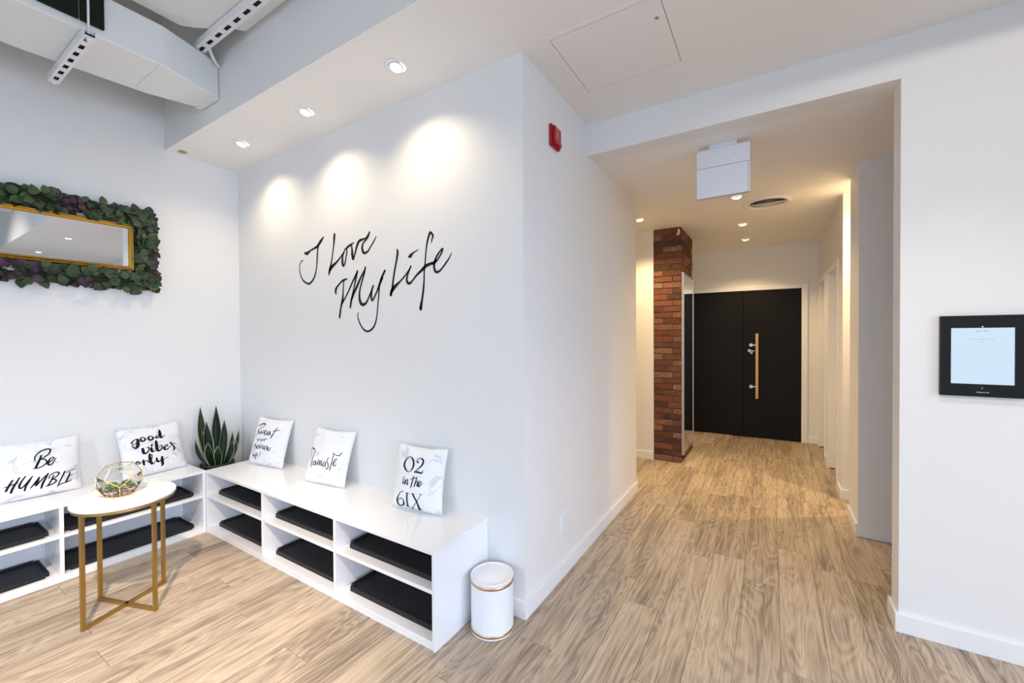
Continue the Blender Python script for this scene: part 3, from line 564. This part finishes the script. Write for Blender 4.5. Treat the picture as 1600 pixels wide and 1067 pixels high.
def ribbon(bm, row, mapf, wk=1.0):
    pts = resample(row); n = len(pts); prev = None
    def disc(c, r):
        vs = [bm.verts.new(mapf(c[0] + r * math.cos(a * PI / 4), c[1] + r * math.sin(a * PI / 4))) for a in range(8)]; bm.faces.new(vs)
    for i, (x, y, w_) in enumerate(pts):
        a, c = pts[max(i - 1, 0)], pts[min(i + 1, n - 1)]; tx, ty = c[0] - a[0], c[1] - a[1]; l = math.hypot(tx, ty) or 1e-6
        nx, ny = -ty / l, tx / l; hw = max(w_, .0004) / 2 * wk
        cur = (bm.verts.new(mapf(x + nx * hw, y + ny * hw)), bm.verts.new(mapf(x, y)), bm.verts.new(mapf(x - nx * hw, y - ny * hw)))
        if prev:
            bm.faces.new((prev[0], cur[0], cur[1], prev[1])); bm.faces.new((prev[1], cur[1], cur[2], prev[2]))
        prev = cur
    for q in (pts[0], pts[-1]): disc(q, max(q[2], .0004) / 2 * wk)
words = [('I', range(0, 2)), ('Love', range(2, 9)), ('My', range(9, 16)), ('Life', range(16, 23))]
wl = empty('wall_lettering', (1.66, 0, 1.85), 'black brush script lettering I Love My Life on the white wall', 'lettering')
S = STROKES['wall']
for wname, rg in words:
    bm = bmesh.new()
    for i in rg:
        if i < len(S): ribbon(bm, S[i], lambda x, z: (x, -.0012, z), 1.35)
    o = obj('lettering', bm, black_txt, wl); local(o, wl); o['label'] = 'the word %s in black brush script' % wname

# ---------------------------------------------------------------- cushions
def cushion(key, label):
    bx, by, yw, lean, a, h_ = FITS[key]
    n = Vector((math.cos(yw), math.sin(yw), 0)); U_ = Vector((0, 0, 1)).cross(n); V_ = Vector((0, 0, 1)) * math.cos(lean) - n * math.sin(lean); W_ = n * math.cos(lean) + Vector((0, 0, 1)) * math.sin(lean)
    mt = Matrix((U_, V_, W_)).transposed().to_4x4(); mt.translation = (bx, by, hB + .006)
    rr = random.Random(len(key) * 13 + ord(key[0])); ph = [rr.uniform(0, 6) for _ in range(6)]
    def thick(s, t): return .062 * (max(0, (1 - s * s)) * max(0, (1 - t * t))) ** .55
    def wr(s, t): return .0022 * (math.sin(9 * s + 4 * t + ph[0]) + math.sin(5 * s - 11 * t + ph[1])) * (abs(s) + abs(t)) * (1 - abs(s) ** 8) * (1 - abs(t) ** 8)
    def xy(s, t): return a * s * (1 - .07 * (1 - t * t)), h_ / 2 + h_ / 2 * t * (1 - (.08 if t > 0 else .0) * (1 - s * s))
    bm = bmesh.new(); n_ = 30; g = {}
    for sd in (1, -1):
        for i in range(n_ + 1):
            for j in range(n_ + 1):
                s, t = -1 + 2 * i / n_, -1 + 2 * j / n_
                s = math.sin(s * PI / 2) * .35 + s * .65; t = math.sin(t * PI / 2) * .35 + t * .65
                edge = i in (0, n_) or j in (0, n_)
                if edge and sd == -1: g[sd, i, j] = g[1, i, j]; continue
                x, y = xy(s, t); z = sd * thick(s, t) * (1 if sd > 0 else .85) + (wr(s, t) if sd > 0 else 0)
                g[sd, i, j] = bm.verts.new((x, y, z))
        for i in range(n_):
            for j in range(n_): bm.faces.new((g[sd, i, j], g[sd, i + 1, j], g[sd, i + 1, j + 1], g[sd, i, j + 1]))
    o = obj('throw_cushion', bm, cushion_m, None, True); o.matrix_world = mt
    tag(o, label, 'cushion', 'marble-print cushions on the benches')
    # piping along the edge
    bm = bmesh.new(); ring = [xy(-1 + 2 * i / 16, -1) for i in range(16)] + [xy(1, -1 + 2 * i / 16) for i in range(16)] + [xy(1 - 2 * i / 16, 1) for i in range(16)] + [xy(-1, 1 - 2 * i / 16) for i in range(17)]
    tube(bm, [(x, y, 0) for x, y in ring], .0022, 6, False); obj('seam', bm, cushion_m, o, True)
    def mp(x, y):
        t = (y - h_ / 2) / (h_ / 2); t = max(-.999, min(.999, t)); s = x / (a * (1 - .07 * (1 - t * t))); s = max(-.999, min(.999, s))
        return (x, y, thick(s, t) + wr(s, t) + .0012)
    bm = bmesh.new()
    for row in STROKES[key]: ribbon(bm, row, mp, {'sweat': .74, 'namaste': .80, 'humble': 1.2, 'good': 1.0, 'o2': .95}[key])
    q = obj('lettering', bm, ink, o); return q
cushion('humble', 'white marble-print cushion reading Be HUMBLE against the mirror wall')
cushion('good', 'white marble-print cushion reading good vibes only, behind the side table')
cushion('sweat', 'white marble-print cushion reading Sweat your asana off, beside the snake plant')
cushion('namaste', 'white marble-print cushion reading Namaste, middle of the long bench')
cushion('o2', 'white marble-print cushion reading O2 in the 6IX, near the bench end')

# ---------------------------------------------------------------- gold framed mirror on the left wall
MY0, MY1, MZ0, MZ1 = -2.35, -.712, 1.943, 2.278
TILT = 0.0
fm = empty('framed_mirror', (0, MY1, MZ0), 'long horizontal mirror in a gold frame on the left wall', 'mirror')
def molding(bm, p0, p1, inward, wd=.034):
    """frame side from p0 to p1 (y,z), profile across `inward`"""
    prof = [(0, .002), (0, .022), (.006, .028), (.012, .024), (.018, .030), (.024, .026), (.030, .016), (.034, .010), (.034, .002)]
    p0, p1, iw = Vector((0, *p0)), Vector((0, *p1)), Vector((0, *inward)); d = (p1 - p0).normalized(); rows = []
    for u_, hgt in prof:
        a = p0 + iw * u_ + d * u_ + Vector((hgt, 0, 0)); c = p1 + iw * u_ - d * u_ + Vector((hgt, 0, 0)); rows.append((bm.verts.new(a), bm.verts.new(c)))
    for a, c in zip(rows, rows[1:]): bm.faces.new((a[0], a[1], c[1], c[0]))
for p0, p1, iw in (((MY0, MZ1), (MY1, MZ1), (0, -1)), ((MY0, MZ0), (MY1, MZ0), (0, 1)), ((MY1, MZ0), (MY1, MZ1), (-1, 0)), ((MY0, MZ0), (MY0, MZ1), (1, 0))):
    bm = bmesh.new(); molding(bm, p0, p1, iw); o = obj('frame_side', bm, gold_fr, fm); local(o, fm)
o = obj('glass', B(.003, .012, MY0 + .03, MY1 - .03, MZ0 + .03, MZ1 - .03), mirror_m, fm); local(o, fm)

# leafy garland round the mirror
def leafmesh(kind, lw, ll, seed):
    rr = random.Random(seed); bm = bmesh.new(); prof = [(0, .0), (.12, .55), (.3, .93), (.5, 1), (.7, .80), (.87, .42), (1, 0)]
    rows = []
    for t, wv in prof:
        y = t * ll; zc = -.18 * ll * (t - .4) ** 2 * 2; w_ = lw / 2 * wv
        rows.append([bm.verts.new((-w_, y, zc + w_ * .35)), bm.verts.new((0, y, zc)), bm.verts.new((w_, y, zc + w_ * .35))] if wv else [bm.verts.new((0, y, zc))])
    for a, c in zip(rows, rows[1:]):
        if len(a) == 1: bm.faces.new((a[0], c[0], c[1])); bm.faces.new((a[0], c[1], c[2]))
        elif len(c) == 1: bm.faces.new((a[0], c[0], a[1])); bm.faces.new((a[1], c[0], a[2]))
        else: bm.faces.new((a[0], c[0], c[1], a[1])); bm.faces.new((a[1], c[1], c[2], a[2]))
    me = bpy.data.meshes.new('leaf'); bm.to_mesh(me); bm.free(); me.materials.append(ivy_g if kind == 'g' else ivy_p)
    for f in me.polygons: f.use_smooth = True
    return me
LM = {('g', i): leafmesh('g', .042 + .007 * i, .050 + .008 * i, i) for i in range(3)}; LM.update({('p', i): leafmesh('p', .036 + .006 * i, .046 + .007 * i, 9 + i) for i in range(2)})
ga = empty('leaf_garland', (0, MY1, MZ0), 'green and purple artificial leaf garland around the gold framed mirror', 'garland')
bm = bmesh.new(); GC = .0
path = [(-1.95, 2.342), (-1.6, 2.338), (-1.2, 2.34), (-.9, 2.335), (-.72, 2.33), (-.645, 2.29), (-.64, 2.1), (-.645, 1.92), (-.70, 1.865), (-.95, 1.862), (-1.3, 1.855), (-1.7, 1.858), (-1.95, 1.86)]
tube(bm, [(.022, y, z) for y, z in path], .018, 8); tube(bm, [(.03, y + .012 * math.sin(i * 2), z + .02 * math.cos(i * 1.7)) for i, (y, z) in enumerate(path)], .012, 6)
o = obj('vine', bm, vine_m, ga); local(o, ga)
def place_leaf(y, z, purple, x, outward, spread):
    me = LM[('p', R.randrange(2))] if purple else LM[('g', R.randrange(3))]
    o = bpy.data.objects.new('leaf', me); C.objects.link(o); o.parent = ga
    a = outward + R.uniform(-spread, spread)
    yv = Vector((R.uniform(.05, .55), math.cos(a), math.sin(a))).normalized()      # leaf direction, in the wall plane, lifting off the wall
    zv = (Vector((1, R.uniform(-.45, .45), R.uniform(-.45, .45)))); xv = yv.cross(zv).normalized(); zv = xv.cross(yv)
    m = Matrix((xv, yv, zv)).transposed().to_4x4() @ Matrix.Scale(R.uniform(.8, 1.15), 4); m.translation = Vector((x, y, z)) - yv * .02 - ga.location
    o.matrix_local = m
bm = bmesh.new(); rq = random.Random(5)
for i in range(1200):
    q = rq.random(); lo = rq.uniform(-.05, .05)
    if q < .42: y, z = rq.uniform(-1.95, -.60), 2.334 + lo * 1.2
    elif q < .82: y, z = rq.uniform(-1.95, -.60), 1.877 + lo * 1.2
    else: y, z = -.648 + lo * 1.2, rq.uniform(1.83, 2.38)
    c_ = Vector((rq.uniform(.006, .030), y, z)); a_ = rq.uniform(0, 2 * PI); d_ = Vector((rq.uniform(-.1, .25), math.cos(a_), math.sin(a_))).normalized(); s_ = Vector((1, rq.uniform(-.4, .4), rq.uniform(-.4, .4))).cross(d_).normalized(); l_ = rq.uniform(.035, .055)
    V = [bm.verts.new(c_ + d_ * u_ * l_ + s_ * w_ * l_) for u_, w_ in ((-.5, 0), (-.25, .32), (.1, .4), (.5, 0), (.1, -.4), (-.25, -.32))]; bm.faces.new(V)
    for v_ in V: v_.co.x = max(v_.co.x, .004)
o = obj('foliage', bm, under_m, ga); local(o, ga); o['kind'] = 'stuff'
nl = 0
def purple_at(y, z):
    for (cy, cz_, r_) in ((-1.01, 2.335, .05), (-1.02, 2.40, .03), (-.60, 2.045, .045), (-.585, 1.98, .05), (-.97, 1.83, .05), (-1.31, 1.86, .07), (-1.18, 1.88, .05), (-1.09, 2.41, .03), (-1.33, 1.80, .04)):
        if (y - cy) ** 2 + (z - cz_) ** 2 < r_ * r_: return True
    return R.random() < .03
for seg_, nleaf in (('top', 112), ('bottom', 96), ('right', 62)):
    for i in range(nleaf):
        if seg_ == 'top': y = -1.52 + (i + R.random()) / nleaf * .90; hh = .062; z = 2.345 + R.uniform(-hh, hh - .012); outw = PI / 2 if z > 2.345 else -PI / 2
        elif seg_ == 'bottom': y = -1.52 + (i + R.random()) / nleaf * .93; z = 1.866 + R.uniform(-.058, .058); outw = PI / 2 if z > 1.866 else -PI / 2
        else: z = 1.84 + (i + R.random()) / nleaf * .52; y = -.635 + R.uniform(-.058, .05); outw = 0 if y > -.64 else PI
        place_leaf(y, z, purple_at(y, z), R.uniform(.030, .058), outw, 1.3); nl += 1
for i in range(26):
    y = -1.55 - R.random() * .4; place_leaf(y, (2.345 if i % 2 else 1.86) + R.uniform(-.05, .05), R.random() < .1, R.uniform(.03, .055), R.uniform(0, 6), 1); nl += 1
print('leaves', nl)

# ---------------------------------------------------------------- side table
tb = empty('side_table', (.986, -1.041, 0), 'small round side table with white marble top and gold metal frame', 'table')
TZ = .606; TR = .215
bm = bmesh.new(); lathe(bm, [(.001, TZ - .020), (TR - .004, TZ - .020), (TR, TZ - .017), (TR, TZ - .004), (TR - .003, TZ), (.001, TZ)], seg=72); obj('tabletop', bm, top_m, tb, False)
for f in tb.children[0].data.polygons: f.use_smooth = len(f.vertices) == 4 and abs(f.normal.z) < .8
bm = bmesh.new(); lathe(bm, [(TR - .018, TZ - .034), (TR - .006, TZ - .034), (TR - .006, TZ - .0205), (TR - .018, TZ - .0205), (TR - .018, TZ - .034)], seg=72); obj('apron_ring', bm, gold_leg, tb)
legs = [(1.063, -1.228), (.805, -1.104), (1.176, -.978), (.913, -.856)]
cx, cy = .986, -1.041
ang = math.atan2(legs[3][1] - legs[0][1], legs[3][0] - legs[0][0])
lt = .017
for (x, y) in legs:
    bm = bmesh.new(); a = math.atan2(y - cy, x - cx); mt = Matrix.Translation((x - cx, y - cy, 0)) @ Matrix.Rotation(a, 4, 'Z')
    box(bm, -lt / 2, lt / 2, -lt / 2, lt / 2, 0, TZ - .0345, mtx=mt); bmesh.ops.bevel(bm, geom=bm.edges[:], offset=.0015, segments=2, affect='EDGES'); obj('leg', bm, gold_leg, tb)
for (p, q) in ((0, 3), (1, 2)):
    x0, y0 = legs[p]; x1, y1 = legs[q]; a = math.atan2(y1 - y0, x1 - x0); l = math.hypot(x1 - x0, y1 - y0)
    bm = bmesh.new(); mt = Matrix.Translation((x0 - cx, y0 - cy, 0)) @ Matrix.Rotation(a, 4, 'Z'); box(bm, lt / 2, l - lt / 2, -lt / 2, lt / 2, .0005 if p == 0 else .001, lt, mtx=mt); obj('crossbar', bm, gold_leg, tb)
    bm = bmesh.new(); box(bm, lt / 2, l - lt / 2, -lt / 2, lt / 2, TZ - .046, TZ - .0345 - (.0005 if p else 0), mtx=mt); obj('top_bar', bm, gold_leg, tb)

# ---------------------------------------------------------------- terrarium
TCX, TCY = .955, -1.055
te = empty('glass_terrarium', (TCX, TCY, TZ), 'geometric gold-edged glass terrarium with succulents on the side table', 'terrarium')
def ring5(r_, z, ph): return [Vector((r_ * math.cos(ph + i * 2 * PI / 5), r_ * math.sin(ph + i * 2 * PI / 5), z)) for i in range(5)]
ph = math.atan2(-1.84 + 1.03, 3.96 - .915)
r0, r1, r2, r3 = ring5(.060, .003, ph), ring5(.097, .062, ph), ring5(.097, .103, ph + PI / 5), ring5(.058, .160, ph + PI / 5)
edges = []; faces = [r0, r3]
for i in range(5):
    j = (i + 1) % 5; edges += [(r0[i], r0[j]), (r3[i], r3[j]), (r0[i], r1[i]), (r2[i], r3[i]), (r1[i], r2[i]), (r2[i], r1[j])]
    faces += [[r0[i], r0[j], r1[j], r2[i], r1[i]], [r3[i], r3[j], r2[j], r1[j], r2[i]]]
bm = bmesh.new()
for a, c in edges: tube(bm, [a, c], .0021, 6)
for v_ in r0 + r1 + r2 + r3: bmesh.ops.create_icosphere(bm, subdivisions=1, radius=.0028, matrix=Matrix.Translation(v_))
obj('frame', bm, gold_wire, te)
for k, f in enumerate(faces[:-1] if False else faces):
    if k == 1: continue      # open top
    bm = bmesh.new(); cc = sum(f, Vector()) / len(f); bm.faces.new([bm.verts.new(v_ + (cc - v_) * .015) for v_ in f]); obj('pane', bm, glass_m, te)
bm = bmesh.new(); rr = random.Random(3)
for i in range(260):
    a = rr.uniform(0, 2 * PI); rad = .078 * math.sqrt(rr.random()); z = .010 + rr.uniform(0, .026); rad = min(rad, .052 + z * .55)
    s = rr.uniform(.005, .0095); mt = Matrix.Translation((rad * math.cos(a), rad * math.sin(a), z)) @ Matrix.Rotation(rr.uniform(0, 3), 4, 'X') @ Matrix.Diagonal((s, s * rr.uniform(.6, 1), s * rr.uniform(.5, .9), 1))
    bmesh.ops.create_icosphere(bm, subdivisions=1, radius=1, matrix=mt)
o = obj('gravel', bm, grav_m, te); o['kind'] = 'stuff'
for k, (x, y, z, s, n_) in enumerate(((.030, -.018, .045, .034, 16), (-.010, .030, .045, .038, 18), (.034, .038, .042, .028, 14), (-.040, -.020, .045, .034, 16), (.0, -.045, .044, .026, 13))):
    bm = bmesh.new()
    for i in range(n_):
        a = i * 2.39996; el = .25 + 1.1 * i / n_; ll = s * (1 - .45 * i / n_); d = Vector((math.cos(a) * math.cos(el), math.sin(a) * math.cos(el), math.sin(el)))
        sd = Vector((-math.sin(a), math.cos(a), 0)); upv = d.cross(sd) * -1
        base_ = Vector((x, y, z)); w_ = s * .26
        st = [base_ - sd * w_ * .4, base_ + sd * w_ * .4]; mid = [base_ + d * ll * .6 - sd * w_, base_ + d * ll * .6 + sd * w_]; tip = base_ + d * ll
        V = [bm.verts.new(q) for q in (st[0], st[1], mid[0], mid[1], tip, base_ + d * ll * .6 + upv * w_ * .6, base_ + upv * w_ * .3, base_ + d * ll * .55 - upv * w_ * .4)]
        for f in ((0, 2, 5, 6), (6, 5, 3, 1), (2, 4, 5), (5, 4, 3), (0, 7, 2), (1, 3, 7), (7, 4, 2), (3, 4, 7), (0, 1, 7)): bm.faces.new([V[q] for q in f])
    obj('succulent', bm, succ_m, te)

# ---------------------------------------------------------------- snake plant in its pot, in the corner gap
PC = Vector((.165, -.255, 0))
sp = empty('snake_plant', PC, 'snake plant with white-edged leaves in a black pot, in the bench corner', 'plant')
bm = bmesh.new(); lathe(bm, [(.001, .002), (.078, .002), (.084, .02), (.112, .425), (.116, .428), (.116, .452), (.109, .455), (.105, .445), (.100, .40)], seg=48); obj('pot', bm, pot_m, sp, True)
bm = bmesh.new(); lathe(bm, [(.103, .425), (.05, .432), (.001, .434)], seg=32); obj('soil', bm, soil_m, sp, True)
tips = [((.099, -.345, .91), .052), ((.131, -.246, .905), .056), ((.189, -.213, .791), .05), ((.104, -.259, .803), .03), ((.161, -.328, .795), .058), ((.184, -.149, .685), .034), ((.221, -.137, .613), .030), ((.237, -.177, .621), .044), ((.114, -.386, .656), .030), ((.201, -.336, .635), .052), ((.228, -.275, .600), .050), ((.113, -.338, .72), .034), ((.20, -.11, .70), .028)]
facing = Vector((3.96 - .165, -1.84 + .255, 0)).normalized()
for k, (tp, wd) in enumerate(tips):
    tp = Vector(tp) - PC; bxy = Vector((tp.x * .45, tp.y * .45, 0)); base_ = Vector((bxy.x, bxy.y, .425))
    fc = (facing + Vector((R.uniform(-.35, .35), R.uniform(-.35, .35), 0))).normalized(); n_ = 12
    bm = bmesh.new(); rows = []
    for i in range(n_ + 1):
        t = i / n_; p = base_.lerp(tp, t) + Vector((bxy.x, bxy.y, 0)) * .5 * math.sin(PI * t) * .6
        d = (tp - base_).normalized(); sd = d.cross(fc).normalized(); nr = sd.cross(d)
        wv = (.62 + .38 * math.sin(PI * min(t / .55, 1) / 2)) if t < .55 else max(0, 1 - ((t - .55) / .45) ** 1.7)
        w_ = wd * .58 * wv; e = max(w_ - .0042, 0) if t < .97 else 0
        tw = nr * (.0025 * math.sin(6 * t + k))
        rows.append([bm.verts.new(p + sd * s_ + nr * c_ + tw) for s_, c_ in ((-w_, .35 * w_), (-e, .18 * e), (0, -.0), (e, .18 * e), (w_, .35 * w_))])
    for a, c in zip(rows, rows[1:]):
        for q in range(4): bm.faces.new((a[q], a[q + 1], c[q + 1], c[q])).material_index = 1 if q in (0, 3) else 0
    bmesh.ops.solidify(bm, geom=bm.faces[:], thickness=.0016)
    obj('leaf', bm, [snake_g, snake_w], sp, True)

# ---------------------------------------------------------------- waste bin
wb = empty('waste_bin', (2.777, -.138, 0), 'round white metal waste bin with two rose gold bands beside the bench', 'bin')
r_ = .1055; hh = .268
bm = bmesh.new(); lathe(bm, [(.001, .004), (r_ - .004, .004), (r_, .0), (r_ + .0015, .004), (r_, .008), (r_, hh - .03), (r_, hh - .004), (r_ + .002, hh), (r_ - .006, hh + .001), (r_ - .008, hh - .006)], seg=72); obj('body', bm, wbin, wb, True)
bm = bmesh.new(); lathe(bm, [(r_ - .008, hh - .006), (r_ - .012, hh - .004), (.001, hh - .002)], seg=72); obj('lid', bm, wbin, wb, True)
for z0, z1 in ((.010, .023), (hh - .028, hh - .014)):
    bm = bmesh.new(); lathe(bm, [(r_, z0), (r_ + .0022, z0 + .001), (r_ + .0022, z1 - .001), (r_, z1)], seg=72); o = obj('band', bm, rose, wb, True); o['label'] = 'rose gold metal band'

# ---------------------------------------------------------------- outlet, fire alarm, tablet, hooks
ou = empty('power_outlet', (W, .462, .325), 'white duplex power outlet low on the corridor side wall', 'outlet')
obj('plate', B(0, .006, -.036, .036, -.060, .060, bev=.002), white_pl, ou)
for z in (-.022, .022):
    obj('socket', B(.006, .009, -.017, .017, z - .015, z + .015, bev=.003), white_pl, ou)
    bm = bmesh.new(); box(bm, .009, .0094, -.008, -.006, z - .004, z + .006); box(bm, .009, .0094, .006, .008, z - .004, z + .006); obj('slot', bm, dark_m, ou)
fa = empty('fire_alarm', (W, .350, 2.60), 'red fire alarm pull station high on the wall', 'alarm')
def prism(poly, x0, x1, bev=.003):
    bm = bmesh.new(); a = [bm.verts.new((x0, y, z)) for y, z in poly]; c = [bm.verts.new((x1, y, z)) for y, z in poly]
    bm.faces.new(a); bm.faces.new(c)
    for i in range(len(poly)): j = (i + 1) % len(poly); bm.faces.new((a[i], a[j], c[j], c[i]))
    bmesh.ops.recalc_face_normals(bm, faces=bm.faces[:]); bmesh.ops.bevel(bm, geom=bm.edges[:], offset=bev, segments=2, affect='EDGES'); return bm
obj('back_plate', prism([(-.058, -.064), (.055, -.064), (.055, .060), (-.058, .060)], 0, .020, .005), red_m, fa)
obj('cover', prism([(-.050, -.056), (.046, -.056), (.046, .050), (-.040, .054)], .020, .030, .004), red_m, fa)
obj('pull_bar', prism([(-.040, -.050), (.038, -.050), (.038, -.030), (-.040, -.030)], .030, .036, .002), red_m, fa)
bm = bmesh.new(); tube(bm, [(.03, .034, .004), (.0335, .034, .004)], .0065, 14); obj('key_lock', bm, chrome, fa)
def text(body, size, m, parent, loc, rot, name='lettering', ext=.0006):
    cu = bpy.data.curves.new('txt', 'FONT'); cu.body = body; cu.size = size; cu.extrude = ext; cu.align_x = 'CENTER'; cu.align_y = 'CENTER'; cu.resolution_u = 3
    t = bpy.data.objects.new('txt', cu); C.objects.link(t); bpy.context.view_layer.update()
    me = bpy.data.meshes.new_from_object(t.evaluated_get(bpy.context.evaluated_depsgraph_get())); bpy.data.objects.remove(t)
    me.materials.clear(); me.materials.append(m); o = bpy.data.objects.new(name, me); C.objects.link(o); o.parent = parent; o.location = loc; o.rotation_euler = rot; return o
red_txt = mat('pale_red_print', (.5, .12, .12), .6); txtw = mat('white_print', (.85, .82, .8), .6)
for k, chx in enumerate('FIRE'):
    t = text(chx, .017, txtw, fa, (.0308, -.006, .040 - k * .0155), (PI / 2, 0, PI / 2)); t['label'] = 'white letter %s of the stacked word FIRE' % chx
for k in range(5):
    obj('text_line', B(.0304, .0309, .008, .014 + .004 * (k % 3), .040 - k * .010, .0425 - k * .010), red_txt, fa)

tp = empty('wall_tablet', (4.762, Y1, 1.352), 'tablet in a black wall enclosure showing a pale blue screen', 'tablet')
fr_ = bmesh.new(); oX, oZ = .1335, .1825; iX, iZ = .0995, .1265
for a in ((-oX, -iX, -.022, 0, -oZ, oZ), (iX, oX, -.022, 0, -oZ, oZ), (-iX, iX, -.022, 0, -oZ, -iZ), (-iX, iX, -.022, 0, iZ, oZ)): box(fr_, *a)
obj('enclosure', fr_, tab_blk, tp)
obj('screen', B(-iX, iX, -.016, -.004, -iZ, iZ), screen_m, tp)
txtg = mat('grey_screen_print', (.30, .34, .38), .7); txtl = mat('pale_screen_print', (.36, .40, .47), .7)
text('10:11 PM', .0105, txtg, tp, (0, -.0168, .1115), (PI / 2, 0, 0), ext=.0002)
text('your next booking will be shown here', .0052, txtl, tp, (-.002, -.0168, .076), (PI / 2, 0, 0), ext=.0002) if False else None
bm = bmesh.new()
for i in range(22):
    x = -.040 + i * .0037
    if i in (4, 8, 13, 18): continue
    box(bm, x, x + .0026, -.0168, -.0162, .0745, .0765)
obj('text_line', bm, txtl, tp)
bm = bmesh.new(); box(bm, -.008, .008, -.0168, -.0162, .061, .0625); obj('text_line', bm, txtl, tp)
text('PREMIUM LIFE', .0066, txtw, tp, (.002, -.0225, -.163), (PI / 2, 0, 0), ext=.0003)['label'] = 'small white brand lettering'
bm = bmesh.new(); tube(bm, [(.004 * math.cos(a) + .002, -.0225, -.146 + .004 * math.sin(a)) for a in [PI * .35 + i * PI / 8 for i in range(8)]], .0006, 6); obj('emblem', bm, txtw, tp)
bm = bmesh.new(); tube(bm, [(0, -.0223, .1315), (0, -.0228, .1315)], .0022, 12); obj('camera_lens', bm, led_m, tp)

for z, lab, s in ((1.836, 'upper black hook peeking from behind the right wall end', 1), (.83, 'lower black hook peeking from behind the right wall end', .6)):
    h_ = empty('wall_hook', (4.70, 2.0126, z), lab, 'hook')
    bm = bmesh.new(); tube(bm, [(0, 0, 0), (0, -.006, 0)], .022 * s, 16); obj('rose', bm, tab_blk, h_)
    bm = bmesh.new(); tube(bm, [(0, -.005, 0), (-.006, -.03 * s, -.006 * s), (-.020 * s, -.045 * s, -.008 * s), (-.030 * s, -.048 * s, -.016 * s)], [.008 * s, .010 * s, .010 * s, .005 * s], 12); obj('peg', bm, tab_blk, h_)

for o in bpy.data.objects:
    if o.type == 'LIGHT': o['kind'] = 'helper'
